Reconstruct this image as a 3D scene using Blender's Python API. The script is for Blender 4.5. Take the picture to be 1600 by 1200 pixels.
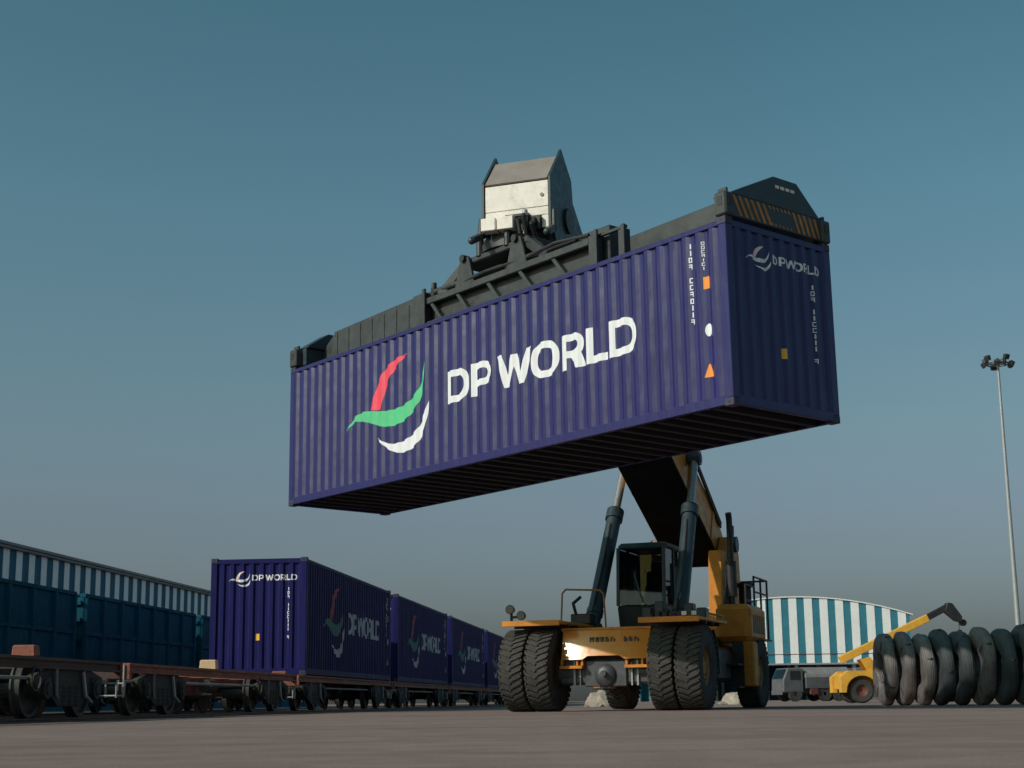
import bpy, bmesh, math, random
from mathutils import Matrix, Vector
random.seed(7)
R = math.radians
for o in list(bpy.data.objects): bpy.data.objects.remove(o)
scene = bpy.context.scene
COL = scene.collection

# ------------------------------------------------------------------ camera
CAM_H = 0.2
cam = bpy.data.cameras.new('camera'); camo = bpy.data.objects.new('camera', cam); COL.objects.link(camo)
cam.sensor_width = 36.0; cam.lens = 2406.0 / 1600 * 36
cam.clip_start = 0.05; cam.clip_end = 9000
camo.matrix_world = Matrix.Translation((0, 0, CAM_H)) @ Matrix.Rotation(R(90) + 0.203713, 4, 'X') @ Matrix.Rotation(-0.012719, 4, 'Z')
cam.dof.use_dof = True; cam.dof.focus_distance = 28.0; cam.dof.aperture_fstop = 5.6
scene.camera = camo

# ------------------------------------------------------------------ sky + sun
SUN = Vector((-0.87, -0.49, 0)).normalized()
SUN_EL = R(32.0)
sun_dir = Vector((SUN.x * math.cos(SUN_EL), SUN.y * math.cos(SUN_EL), math.sin(SUN_EL)))
w = bpy.data.worlds.new('World'); scene.world = w; w.use_nodes = True
nt = w.node_tree
for n in list(nt.nodes): nt.nodes.remove(n)
out = nt.nodes.new('ShaderNodeOutputWorld'); bg = nt.nodes.new('ShaderNodeBackground')
sky = nt.nodes.new('ShaderNodeTexSky'); sky.sky_type = 'NISHITA'; sky.sun_disc = False
sky.sun_elevation = SUN_EL; sky.sun_rotation = math.atan2(SUN.x, SUN.y)
sky.altitude = 0; sky.air_density = 1.0; sky.dust_density = 3.0; sky.ozone_density = 1.5
tint = nt.nodes.new('ShaderNodeMix'); tint.data_type = 'RGBA'; tint.blend_type = 'MULTIPLY'
tint.inputs[0].default_value = 1.0
# dusty air: the tint changes with height above the horizon only
wtc = nt.nodes.new('ShaderNodeTexCoord'); wsep = nt.nodes.new('ShaderNodeSeparateXYZ'); wr = nt.nodes.new('ShaderNodeValToRGB')
nt.links.new(wtc.outputs['Generated'], wsep.inputs[0]); nt.links.new(wsep.outputs[2], wr.inputs[0]); nt.links.new(wr.outputs[0], tint.inputs[7])
wr.color_ramp.elements[0].position = 0.0; wr.color_ramp.elements[0].color = (.86, .94, 1.0, 1)
wr.color_ramp.elements[1].position = 0.44; wr.color_ramp.elements[1].color = (.52, .89, .75, 1)
for p_, c_ in ((.045, (.64, .71, .82)), (.11, (.70, .74, .78)), (.17, (.74, .84, .77)), (.31, (.65, .95, .82))):
    e_ = wr.color_ramp.elements.new(p_); e_.color = (*c_, 1)
nt.links.new(sky.outputs[0], tint.inputs[6]); nt.links.new(tint.outputs[2], bg.inputs[0])
bg.inputs[1].default_value = 0.10
nt.links.new(bg.outputs[0], out.inputs[0])
sl = bpy.data.lights.new('sun', 'SUN'); sl.energy = 3.0; sl.angle = R(0.6); sl.color = (1.0, 0.92, 0.83)
so = bpy.data.objects.new('sun', sl); COL.objects.link(so)
so.rotation_euler = (-sun_dir).to_track_quat('-Z', 'Y').to_euler(); so.location = (-30, -20, 40)
scene.view_settings.view_transform = 'Standard'; scene.view_settings.look = 'None'
scene.view_settings.exposure = 0.0; scene.view_settings.gamma = 1.0; scene.view_settings.use_curve_mapping = False
scene.render.engine = 'CYCLES'
scene.cycles.max_bounces = 6; scene.cycles.transparent_max_bounces = 12

# ------------------------------------------------------------------ materials
MATS = {}
def mat(name, col, rough=0.5, metal=0.0, var=0.25, scale=2.0, bump=0.0, bscale=40.0, dirt=None, dirt_amt=0.35, streak=False, spec=0.5, rust=0.0, dent=0.0):
    m = bpy.data.materials.new(name); m.use_nodes = True; t = m.node_tree; N = t.nodes; L = t.links
    b = N['Principled BSDF']; b.inputs['Metallic'].default_value = metal; b.inputs['Roughness'].default_value = rough
    b.inputs['Specular IOR Level'].default_value = spec
    tc = N.new('ShaderNodeTexCoord'); mp = N.new('ShaderNodeMapping'); L.new(tc.outputs['Object'], mp.inputs[0])
    if streak: mp.inputs['Scale'].default_value = (3.5, 3.5, 0.35)
    n1 = N.new('ShaderNodeTexNoise'); n1.inputs['Scale'].default_value = scale; n1.inputs['Detail'].default_value = 8; n1.inputs['Roughness'].default_value = .62
    L.new(mp.outputs[0], n1.inputs['Vector'])
    r1 = N.new('ShaderNodeMapRange'); r1.inputs[1].default_value = .3; r1.inputs[2].default_value = .7
    r1.inputs[3].default_value = 1 - var; r1.inputs[4].default_value = 1 + var; L.new(n1.outputs[0], r1.inputs[0])
    mul = N.new('ShaderNodeMix'); mul.data_type = 'RGBA'; mul.blend_type = 'MULTIPLY'; mul.inputs[0].default_value = 1
    mul.inputs[6].default_value = (*col, 1); L.new(r1.outputs[0], mul.inputs[7]); cur = mul.outputs[2]
    n2 = N.new('ShaderNodeTexNoise'); n2.inputs['Scale'].default_value = scale * 3.1; n2.inputs['Detail'].default_value = 10; n2.inputs['Roughness'].default_value = .7
    L.new(mp.outputs[0], n2.inputs['Vector'])
    if dirt:
        rp = N.new('ShaderNodeMapRange'); rp.inputs[1].default_value = .48; rp.inputs[2].default_value = .72; rp.inputs[4].default_value = dirt_amt
        L.new(n2.outputs[0], rp.inputs[0])
        mx = N.new('ShaderNodeMix'); mx.data_type = 'RGBA'; L.new(rp.outputs[0], mx.inputs[0]); L.new(cur, mx.inputs[6]); mx.inputs[7].default_value = (*dirt, 1); cur = mx.outputs[2]
    if rust:
        n3 = N.new('ShaderNodeTexNoise'); n3.inputs['Scale'].default_value = 5.3; n3.inputs['Detail'].default_value = 12; n3.inputs['Roughness'].default_value = .75
        L.new(tc.outputs['Object'], n3.inputs['Vector'])
        rr = N.new('ShaderNodeMapRange'); rr.inputs[1].default_value = .66; rr.inputs[2].default_value = .72; rr.inputs[4].default_value = rust; L.new(n3.outputs[0], rr.inputs[0])
        mx = N.new('ShaderNodeMix'); mx.data_type = 'RGBA'; L.new(rr.outputs[0], mx.inputs[0]); L.new(cur, mx.inputs[6]); mx.inputs[7].default_value = (.11, .045, .025, 1); cur = mx.outputs[2]
    L.new(cur, b.inputs['Base Color'])
    r2 = N.new('ShaderNodeMapRange'); r2.inputs[1].default_value = .3; r2.inputs[2].default_value = .7
    r2.inputs[3].default_value = max(.05, rough - .12); r2.inputs[4].default_value = min(1, rough + .15); L.new(n2.outputs[0], r2.inputs[0]); L.new(r2.outputs[0], b.inputs['Roughness'])
    if bump:
        nb = N.new('ShaderNodeTexNoise'); nb.inputs['Scale'].default_value = bscale; nb.inputs['Detail'].default_value = 6; L.new(tc.outputs['Object'], nb.inputs['Vector'])
        bp = N.new('ShaderNodeBump'); bp.inputs['Strength'].default_value = bump; bp.inputs['Distance'].default_value = .02
        L.new(nb.outputs[0], bp.inputs['Height']); L.new(bp.outputs[0], b.inputs['Normal'])
        if dent:
            nd = N.new('ShaderNodeTexNoise'); nd.inputs['Scale'].default_value = 1.7; nd.inputs['Detail'].default_value = 2; L.new(tc.outputs['Object'], nd.inputs['Vector'])
            b2 = N.new('ShaderNodeBump'); b2.inputs['Strength'].default_value = dent; b2.inputs['Distance'].default_value = .12
            L.new(nd.outputs[0], b2.inputs['Height']); L.new(b2.outputs[0], bp.inputs['Normal'])
    MATS[name] = m
    return m
def glass_mat(name, tintc):
    m = bpy.data.materials.new(name); m.use_nodes = True; t = m.node_tree; N = t.nodes; L = t.links
    N.remove(N['Principled BSDF']); o = N['Material Output']
    tr = N.new('ShaderNodeBsdfTransparent'); tr.inputs[0].default_value = (*tintc, 1)
    gl = N.new('ShaderNodeBsdfGlossy'); gl.inputs['Roughness'].default_value = .03
    fr = N.new('ShaderNodeFresnel'); fr.inputs[0].default_value = 1.5
    mx = N.new('ShaderNodeMixShader'); L.new(fr.outputs[0], mx.inputs[0]); L.new(tr.outputs[0], mx.inputs[1]); L.new(gl.outputs[0], mx.inputs[2])
    L.new(mx.outputs[0], o.inputs[0]); MATS[name] = m
mat('container_blue', (.0125, .0098, .098), .34, 0, .2, 1.3, .03, 90, dirt=(.020, .019, .074), dirt_amt=.45, streak=True, rust=.4, spec=.5, dent=.13)
mat('container_worn', (.0115, .0115, .090), .55, 0, .25, 1.3, .03, 90, dirt=(.022, .021, .070), dirt_amt=.5, streak=True, rust=.5, spec=.12)
mat('container_under', (.012, .012, .024), .7, 0, .3, 2.0, .1, 60, dirt=(.025, .018, .015), dirt_amt=.4)
mat('casting', (.03, .028, .075), .6, 0, .3, 6, .1, 60, dirt=(.10, .07, .05), dirt_amt=.5)
mat('logo_white', (.72, .72, .755), .5, 0, .06, 3)
mat('logo_red', (.74, .045, .09), .5, 0, .10, 3)
mat('logo_pale', (.78, .58, .60), .5, 0, .06, 3)
mat('logo_green', (.07, .50, .22), .5, 0, .15, 2)
mat('shade_white', (.42, .43, .48), .6, 0, .25, 3, streak=True)  # decal colours with the shade of the train's sides painted in
mat('shade_red', (.26, .05, .075), .6, 0, .3, 3, streak=True)
mat('shade_green', (.05, .16, .14), .6, 0, .3, 2, streak=True)
mat('sticker_orange', (.80, .26, .03), .5, 0, .1)
mat('sticker_yellow', (.80, .45, .04), .5, 0, .1)
mat('spreader_dark', (.030, .035, .038), .5, 0, .35, 2.5, .08, 50, dirt=(.085, .075, .065), dirt_amt=.45)
mat('teal_dark', (.020, .038, .048), .45, 0, .25, 2.5, .05, 50, dirt=(.06, .06, .055), dirt_amt=.3)
mat('hazard', (.80, .38, .10), .6, 0, .3, 5, dirt=(.08, .06, .04), dirt_amt=.5)
mat('cream', (.76, .71, .65), .5, 0, .10, 1.5, .03, 50, dirt=(.33, .27, .21), dirt_amt=.4)
mat('grey_roof', (.23, .20, .185), .6, 0, .15, 2.5, .05, 40, dirt=(.30, .18, .11), dirt_amt=.4)
mat('stacker_yellow', (.60, .225, .028), .45, 0, .16, 1.6, .03, 40, dirt=(.17, .085, .04), dirt_amt=.5, spec=.3)
mat('plate_yellow', (.62, .235, .028), .22, 0, .10, 1.6, .0, 30, dirt=(.30, .14, .04), dirt_amt=.3, spec=.8)
mat('machine_yellow', (.72, .37, .045), .42, 0, .14, 1.6, .03, 40, dirt=(.25, .14, .06), dirt_amt=.4)
mat('rubber', (.050, .048, .047), .85, 0, .35, 6, .2, 60, dirt=(.13, .115, .10), dirt_amt=.55, spec=.25)
mat('rim', (.30, .17, .05), .55, 0, .2, 5, dirt=(.07, .06, .05), dirt_amt=.5)
mat('steel_rod', (.34, .335, .34), .40, .7, .1, 6)
mat('grease_metal', (.07, .075, .085), .45, .3, .3, 5, .1, 40, dirt=(.03, .03, .03), dirt_amt=.6)
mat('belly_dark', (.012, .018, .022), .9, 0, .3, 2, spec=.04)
mat('black', (.016, .017, .019), .5, 0, .3, 4)
mat('lamp_glass', (.10, .10, .10), .15, 0, .05)
mat('wagon_red', (.27, .080, .048), .65, 0, .35, 3, .12, 50, dirt=(.05, .04, .036), dirt_amt=.85)
mat('wagon_dark', (.065, .040, .034), .7, 0, .4, 2, .12, 50, dirt=(.22, .07, .045), dirt_amt=.55)
mat('wagon_tan', (.62, .42, .25), .6, 0, .2, 3, .1, 50, dirt=(.3, .2, .12), dirt_amt=.4)
mat('bogie', (.034, .032, .031), .75, 0, .4, 6, .2, 40, dirt=(.10, .085, .07), dirt_amt=.5)
mat('wheel_steel', (.075, .068, .064), .55, .4, .3, 6, dirt=(.03, .027, .025), dirt_amt=.6)
mat('pipe_grey', (.32, .33, .34), .5, .2, .2, 5)
mat('wagon_blue', (.006, .078, .125), .65, 0, .3, 1.2, .08, 40, dirt=(.012, .055, .085), dirt_amt=.5, rust=.35, spec=.12)
mat('wall_blue', (.035, .20, .275), .55, 0, .15, .8, .03, 30, dirt=(.05, .13, .18), dirt_amt=.3)
mat('wall_deep', (.010, .115, .185), .6, 0, .2, .8, .03, 30, spec=.2)
mat('wall_white', (.86, .87, .87), .5, 0, .06, .8, .02, 30, dirt=(.66, .66, .64), dirt_amt=.3)
mat('wall_lower', (.007, .075, .125), .7, 0, .2, .6, .03, 30, spec=.12)
mat('roof_grey', (.22, .23, .24), .6, 0, .15, .5)
mat('galv', (.33, .34, .345), .5, .35, .12, .6)
mat('flood_dark', (.03, .033, .036), .5, 0, .2)
mat('coil_lit', (.23, .205, .185), .6, .25, .3, 3, .15, 70, dirt=(.10, .085, .075), dirt_amt=.6)
mat('coil_shade', (.085, .095, .10), .5, .35, .35, 3, .15, 70, dirt=(.16, .13, .11), dirt_amt=.4)
mat('coil_edge', (.12, .115, .11), .5, .5, .3, 8, .1, 90)
mat('strap', (.09, .085, .08), .4, .6, .2)
mat('truck_grey', (.095, .095, .105), .6, 0, .25, 2, .1, 30, dirt=(.1, .09, .09), dirt_amt=.5)
mat('tarp', (.19, .18, .18), .8, 0, .25, 2, .3, 8)
mat('rubble', (.33, .28, .23), .9, 0, .3, 3, .4, 20)
mat('brake_red', (.12, .032, .028), .6, 0, .2)
mat('rail_steel', (.13, .10, .085), .5, .5, .3, 4)
glass_mat('cab_glass', (.48, .58, .60))

# coil side: concentric wraps
def coil_face(name, base):
    m = bpy.data.materials.new(name); m.use_nodes = True; t = m.node_tree; N = t.nodes; L = t.links
    b = N['Principled BSDF']; b.inputs['Roughness'].default_value = .55; b.inputs['Metallic'].default_value = .3
    tc = N.new('ShaderNodeTexCoord'); mp = N.new('ShaderNodeMapping'); mp.inputs['Scale'].default_value = (0, 1, 1)
    L.new(tc.outputs['Object'], mp.inputs[0])
    ln = N.new('ShaderNodeVectorMath'); ln.operation = 'LENGTH'; L.new(mp.outputs[0], ln.inputs[0])
    no = N.new('ShaderNodeTexNoise'); no.noise_dimensions = '1D'; no.inputs['Scale'].default_value = 38; no.inputs['Detail'].default_value = 3
    sx = N.new('ShaderNodeSeparateXYZ'); L.new(tc.outputs['Object'], sx.inputs[0]); ma = N.new('ShaderNodeMath'); ma.operation = 'MULTIPLY_ADD'; ma.inputs[1].default_value = 1.3; L.new(sx.outputs[0], ma.inputs[0]); L.new(ln.outputs['Value'], ma.inputs[2]); L.new(ma.outputs[0], no.inputs['W'])
    n2 = N.new('ShaderNodeTexNoise'); n2.inputs['Scale'].default_value = 3; n2.inputs['Detail'].default_value = 8; L.new(tc.outputs['Object'], n2.inputs['Vector'])
    ad = N.new('ShaderNodeMath'); ad.operation = 'ADD'; L.new(no.outputs[0], ad.inputs[0]); L.new(n2.outputs[0], ad.inputs[1])
    rp = N.new('ShaderNodeMapRange'); rp.inputs[1].default_value = .65; rp.inputs[2].default_value = 1.35; rp.inputs[3].default_value = .35; rp.inputs[4].default_value = 1.6; L.new(ad.outputs[0], rp.inputs[0])
    mu = N.new('ShaderNodeMix'); mu.data_type = 'RGBA'; mu.blend_type = 'MULTIPLY'; mu.inputs[0].default_value = 1; mu.inputs[6].default_value = (*base, 1); L.new(rp.outputs[0], mu.inputs[7])
    L.new(mu.outputs[2], b.inputs['Base Color'])
    bp = N.new('ShaderNodeBump'); bp.inputs['Strength'].default_value = .9; bp.inputs['Distance'].default_value = .02; L.new(no.outputs[0], bp.inputs['Height']); L.new(bp.outputs[0], b.inputs['Normal'])
    MATS[name] = m
coil_face('coil_lit', (.19, .175, .168)); coil_face('coil_shade', (.072, .085, .092))  # same steel twice: warm grey as in sun, teal dark as in shadow

# ground
def ground_mat():
    m = bpy.data.materials.new('yard_concrete'); m.use_nodes = True; t = m.node_tree; N = t.nodes; L = t.links
    b = N['Principled BSDF']; b.inputs['Roughness'].default_value = .88; b.inputs['Specular IOR Level'].default_value = .2
    tc = N.new('ShaderNodeTexCoord')
    def noise(sc, det, ro, scale=(1, 1, 1), rz=0):
        mp = N.new('ShaderNodeMapping'); mp.inputs['Scale'].default_value = scale; mp.inputs['Rotation'].default_value = (0, 0, rz); L.new(tc.outputs['Object'], mp.inputs[0])
        n = N.new('ShaderNodeTexNoise'); n.inputs['Scale'].default_value = sc; n.inputs['Detail'].default_value = det; n.inputs['Roughness'].default_value = ro
        L.new(mp.outputs[0], n.inputs['Vector']); return n.outputs[0]
    def rng(s, a, bb, c, d):
        r = N.new('ShaderNodeMapRange'); r.inputs[1].default_value = a; r.inputs[2].default_value = bb; r.inputs[3].default_value = c; r.inputs[4].default_value = d; L.new(s, r.inputs[0]); return r.outputs[0]
    def mulc(c, f):
        mx = N.new('ShaderNodeMix'); mx.data_type = 'RGBA'; mx.blend_type = 'MULTIPLY'; mx.inputs[0].default_value = 1
        L.new(c, mx.inputs[6]); L.new(f, mx.inputs[7]); return mx.outputs[2]
    base = N.new('ShaderNodeRGB'); base.outputs[0].default_value = (.213, .152, .136, 1)
    c = mulc(base.outputs[0], rng(noise(.22, 6, .6), .3, .7, .80, 1.18))
    c = mulc(c, rng(noise(2.6, 8, .65), .3, .7, .80, 1.18))
    c = mulc(c, rng(noise(60, 4, .7), .3, .7, .70, 1.3))
    # long tyre scuffs, drawn out along the traffic lanes
    s = noise(.55, 5, .55, (.10, 2.2, 1), R(8)); c = mulc(c, rng(s, .54, .68, 1.0, .74))
    s = noise(.8, 4, .5, (.07, 2.6, 1), R(-14)); c = mulc(c, rng(s, .56, .70, 1.0, .80))
    L.new(c, b.inputs['Base Color'])
    bp = N.new('ShaderNodeBump'); bp.inputs['Strength'].default_value = .6; bp.inputs['Distance'].default_value = .006
    L.new(noise(45, 6, .7), bp.inputs['Height']); L.new(bp.outputs[0], b.inputs['Normal'])
    MATS['ground'] = m
ground_mat()
mat('ballast', (.075, .068, .062), .95, 0, .5, 9, .8, 25)

# ------------------------------------------------------------------ mesh helpers
def euler_m(rot): 
    from mathutils import Euler
    return Euler(rot).to_matrix().to_4x4()
class MB:
    def __init__(s): s.bm = bmesh.new()
    def box(s, c, d, rot=(0, 0, 0), bev=0.0):
        m = Matrix.Translation(c) @ euler_m(rot) @ Matrix.Diagonal((d[0], d[1], d[2], 1))
        g = bmesh.ops.create_cube(s.bm, size=1.0, matrix=m)
        if bev:
            es = list({e for v in g['verts'] for e in v.link_edges})
            bmesh.ops.bevel(s.bm, geom=es, offset=bev, segments=1, affect='EDGES', profile=.5)
        return s
    def bb(s, x0, x1, y0, y1, z0, z1, bev=0.0):
        return s.box(((x0 + x1) / 2, (y0 + y1) / 2, (z0 + z1) / 2), (x1 - x0, y1 - y0, z1 - z0), bev=bev)
    def bar(s, a, b, wy, wz, bev=0.0):
        a, b = Vector(a), Vector(b); d = b - a
        q = d.to_track_quat('X', 'Z').to_matrix().to_4x4()
        m = Matrix.Translation((a + b) / 2) @ q @ Matrix.Diagonal((d.length, wy, wz, 1))
        g = bmesh.ops.create_cube(s.bm, size=1.0, matrix=m)
        if bev:
            es = list({e for v in g['verts'] for e in v.link_edges}); bmesh.ops.bevel(s.bm, geom=es, offset=bev, segments=1, affect='EDGES', profile=.5)
        return s
    def cyl(s, a, b, r, r2=None, n=20):
        a, b = Vector(a), Vector(b); d = b - a
        q = d.to_track_quat('Z', 'Y').to_matrix().to_4x4()
        bmesh.ops.create_cone(s.bm, cap_ends=True, segments=n, radius1=r, radius2=r if r2 is None else r2, depth=d.length, matrix=Matrix.Translation((a + b) / 2) @ q)
        return s
    def tube(s, pts, r, n=8):
        for i in range(len(pts) - 1): s.cyl(pts[i], pts[i + 1], r, n=n)
        for p in pts[1:-1]: bmesh.ops.create_icosphere(s.bm, subdivisions=1, radius=r * 1.02, matrix=Matrix.Translation(p))
        return s
    def sphere(s, c, r, sc=(1, 1, 1), n=16):
        bmesh.ops.create_uvsphere(s.bm, u_segments=n, v_segments=n // 2, radius=r, matrix=Matrix.Translation(c) @ Matrix.Diagonal((*sc, 1))); return s
    def prism(s, poly, fn, d0, d1, bev=0.0):
        """extrude a 2D polygon; fn(p, q, depth) -> point"""
        lo = [s.bm.verts.new(fn(p, q, d0)) for p, q in poly]; hi = [s.bm.verts.new(fn(p, q, d1)) for p, q in poly]
        n = len(poly); fs = [s.bm.faces.new(lo[::-1]), s.bm.faces.new(hi)]
        for i in range(n): fs.append(s.bm.faces.new((lo[i], lo[(i + 1) % n], hi[(i + 1) % n], hi[i])))
        bmesh.ops.recalc_face_normals(s.bm, faces=fs)
        if bev:
            es = list({e for f in fs for e in f.edges}); bmesh.ops.bevel(s.bm, geom=es, offset=bev, segments=1, affect='EDGES', profile=.5)
        return s
    def lathe(s, prof, n=40, axis='Y', closed=True):
        rings = []
        for k in range(n):
            a = 2 * math.pi * k / n; ring = []
            for r, h in prof:
                p = (r * math.cos(a), h, r * math.sin(a)) if axis == 'Y' else ((r * math.cos(a), r * math.sin(a), h) if axis == 'Z' else (h, r * math.cos(a), r * math.sin(a)))
                ring.append(s.bm.verts.new(p))
            rings.append(ring)
        m = len(prof); fs = []
        for k in range(n):
            A, B = rings[k], rings[(k + 1) % n]
            for i in range(m if closed else m - 1):
                j = (i + 1) % m; fs.append(s.bm.faces.new((A[i], A[j], B[j], B[i])))
        bmesh.ops.recalc_face_normals(s.bm, faces=fs); return s
    def mesh(s, name, m, smooth=28):
        me = bpy.data.meshes.new(name); s.bm.normal_update(); s.bm.to_mesh(me); s.bm.free()
        if smooth:
            me.polygons.foreach_set('use_smooth', [True] * len(me.polygons)); me.set_sharp_from_angle(angle=R(smooth))
        me.materials.append(MATS[m] if isinstance(m, str) else m); return me
    def obj(s, name, m, parent=None, loc=None, rot=None, smooth=28):
        return link(name, s.mesh(name, m, smooth), parent, loc, rot)
def link(name, me, parent=None, loc=None, rot=None):
    o = bpy.data.objects.new(name, me); COL.objects.link(o)
    if parent is not None: o.parent = parent
    if loc is not None: o.location = loc
    if rot is not None: o.rotation_euler = rot
    return o
def tag(o, label, cat, group=None):
    o['label'] = label; o['category'] = cat
    if group: o['group'] = group
    return o
def thing(name, label, cat, loc=(0, 0, 0), rz=0, group=None, mw=None):
    o = bpy.data.objects.new(name, None); COL.objects.link(o); o.empty_display_size = .2
    if mw is not None: o.matrix_world = mw
    else: o.location = loc; o.rotation_euler = (0, 0, rz)
    return tag(o, label, cat, group)
def struct(o): o['kind'] = 'structure'; return o
def copy_tree(o, parent=None):
    c = o.copy(); COL.objects.link(c); c.parent = parent
    for ch in o.children: copy_tree(ch, c)
    return c
XZ = lambda p, q, d: (p, d, q)
YZ = lambda p, q, d: (d, p, q)
XY = lambda p, q, d: (p, q, d)

def flat(polys):
    """filled 2D outline (holes allowed) -> bmesh in the XY plane"""
    cu = bpy.data.curves.new('tmp', 'CURVE'); cu.dimensions = '2D'; cu.fill_mode = 'BOTH'
    for P in polys:
        sp = cu.splines.new('POLY'); sp.points.add(len(P) - 1); sp.use_cyclic_u = True
        for i, (x, y) in enumerate(P): sp.points[i].co = (x, y, 0, 1)
    ob = bpy.data.objects.new('tmp', cu); COL.objects.link(ob)
    dg = bpy.context.evaluated_depsgraph_get(); dg.update()
    me = bpy.data.meshes.new_from_object(ob.evaluated_get(dg))
    bm = bmesh.new(); bm.from_mesh(me)
    bpy.data.objects.remove(ob); bpy.data.curves.remove(cu); bpy.data.meshes.remove(me)
    return bm
def arc(cx, cy, r, a0, a1, n=8, ry=None):
    ry = ry or r
    return [(cx + r * math.cos(R(a0 + (a1 - a0) * i / n)), cy + ry * math.sin(R(a0 + (a1 - a0) * i / n))) for i in range(n + 1)]

# ------------------------------------------------------------------ ground and tracks
TY = 0.09194                                      # train heading
TD = Vector((math.sin(TY), math.cos(TY), 0)); TL = Vector((-math.cos(TY), math.sin(TY), 0))
TRZ = math.pi / 2 - TY
g = MB(); g.box((0, 0, -.25), (9000, 9000, .5)); struct(g.obj('ground', 'ground', smooth=0))
# train axis: right bottom corner of the first container
P0 = Vector((-5.1555, 38.3966, 0)); TRACK1 = P0 + TL * 1.219
TRACK2 = Vector((-11.98, 36, 0)) + TL * 1.5
def track(origin, s0, s1):
    mid = origin + TD * ((s0 + s1) / 2)
    b = MB(); b.box((0, 0, .0), (s1 - s0, 2.7, .008)); struct(b.obj('track_bed', 'ballast', None, mid, (0, 0, TRZ), 0))
    for sd in (-1, 1):
        r = MB(); r.prism([(-.07, 0), (.07, 0), (.07, .012), (.012, .02), (.012, .03), (.035, .032), (.035, .05), (-.035, .05), (-.035, .032), (-.012, .03), (-.012, .02), (-.07, .012)], lambda p, q, d: (d, p, q), -(s1 - s0) / 2, (s1 - s0) / 2)
        struct(r.obj('rail', 'rail_steel', None, mid + TL * (.84 * sd) + Vector((0, 0, .0045)), (0, 0, TRZ), 0))
track(TRACK1, -45, 260); track(TRACK2, -40, 260)
RAIL = .055

# ------------------------------------------------------------------ shipping container
CL, CW, CH = 12.192, 2.438, 2.896
def profile(s, pitch, dep, fo, sl, fi):
    t = s % pitch
    if t < fo: return 0.0
    t -= fo
    if t < sl: return -dep * t / sl
    t -= sl
    if t < fi: return -dep
    t -= fi
    return -dep + dep * t / (pitch - fo - sl - fi)
def breaks(s0, s1, pitch, fo, sl, fi):
    out = []; k = math.floor(s0 / pitch) - 1
    while k * pitch < s1:
        for d in (0, fo, fo + sl, fo + sl + fi):
            x = k * pitch + d
            if s0 + 1e-5 < x < s1 - 1e-5: out.append(x)
        k += 1
    return out
SIDE = dict(pitch=.2782, dep=.036, fo=.072, sl=.068, fi=.0702)
ENDP = dict(pitch=.25, dep=.036, fo=.085, sl=.045, fi=.075)
def corr(s, P): return profile(s, P['pitch'], P['dep'], P['fo'], P['sl'], P['fi'])
def cbreaks(a, b, P): return breaks(a, b, P['pitch'], P['fo'], P['sl'], P['fi'])
SIDE_OUT, END_OUT = -.012, -.012                   # recess of panel crowns behind the post faces
def side_pt(s, z, which, lift=0.0):
    d = SIDE_OUT + corr(s, SIDE) + lift
    return (s, d, z) if which == 'A' else (s, -CW - d, z)
def end_pt(s, z, lift=0.0):                       # s: metres from the y=0 edge
    return (-(END_OUT + corr(s, ENDP) + lift), -s, z)
def panel(a, b, z0, z1, P, fn):
    bm = bmesh.new(); xs = [a] + cbreaks(a, b, P) + [b]
    lo = [bm.verts.new(fn(x, z0)) for x in xs]; hi = [bm.verts.new(fn(x, z1)) for x in xs]
    for i in range(len(xs) - 1): bm.faces.new((lo[i], lo[i + 1], hi[i + 1], hi[i]))
    m = MB(); m.bm.free(); m.bm = bm; return m
def decal(polys, P, fn, lift=.0035, dx=0.0):
    bm = flat(polys); xs = [v.co.x for v in bm.verts]
    for b in cbreaks(min(xs), max(xs), P):
        bmesh.ops.bisect_plane(bm, geom=bm.verts[:] + bm.edges[:] + bm.faces[:], plane_co=(b, 0, 0), plane_no=(1, 0, 0), dist=1e-6)
    for v in bm.verts: v.co = Vector(fn(v.co.x, v.co.y, lift))
    m = MB(); m.bm.free(); m.bm = bm; return m
RED = [(9.26, 1.50), (9.16, 1.84), (8.97, 2.12), (8.71, 2.29), (8.39, 2.39), (8.06, 2.40), (8.28, 2.31), (8.5, 2.17), (8.73, 1.98), (8.86, 1.7), (8.94, 1.46), (9.1, 1.48)]
GREEN = [(10.14, 1.18), (9.89, 1.45), (9.56, 1.53), (9.23, 1.485), (8.81, 1.41), (8.39, 1.39), (8.03, 1.46), (7.78, 1.6), (7.62, 1.81), (7.52, 2.14), (7.56, 1.75), (7.66, 1.48), (7.83, 1.3), (8.13, 1.13), (8.49, 1.07), (8.91, 1.12), (9.23, 1.24), (9.61, 1.35), (9.89, 1.37)]
WHITE = [(9.08, 0.94), (8.75, 0.77), (8.39, 0.72), (8.03, 0.77), (7.73, 0.92), (7.56, 1.13), (7.44, 1.38), (7.45, 1.12), (7.56, 0.84), (7.73, 0.66), (7.98, 0.54), (8.29, 0.52), (8.59, 0.60), (8.88, 0.76)]
def smooth_poly(P, it=2):
    for _ in range(it):
        Q = []
        n = len(P)
        for i in range(n):
            a, b, c = Vector(P[i - 1]), Vector(P[i]), Vector(P[(i + 1) % n])
            sharp = (b - a).angle(c - b) > R(70)
            if sharp: Q.append(tuple(b))
            else: Q += [tuple(b.lerp(a, .25)), tuple(b.lerp(c, .25))]
        P = Q
    return P
RED, GREEN, WHITE = [smooth_poly(p) for p in (RED, GREEN, WHITE)]
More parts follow.
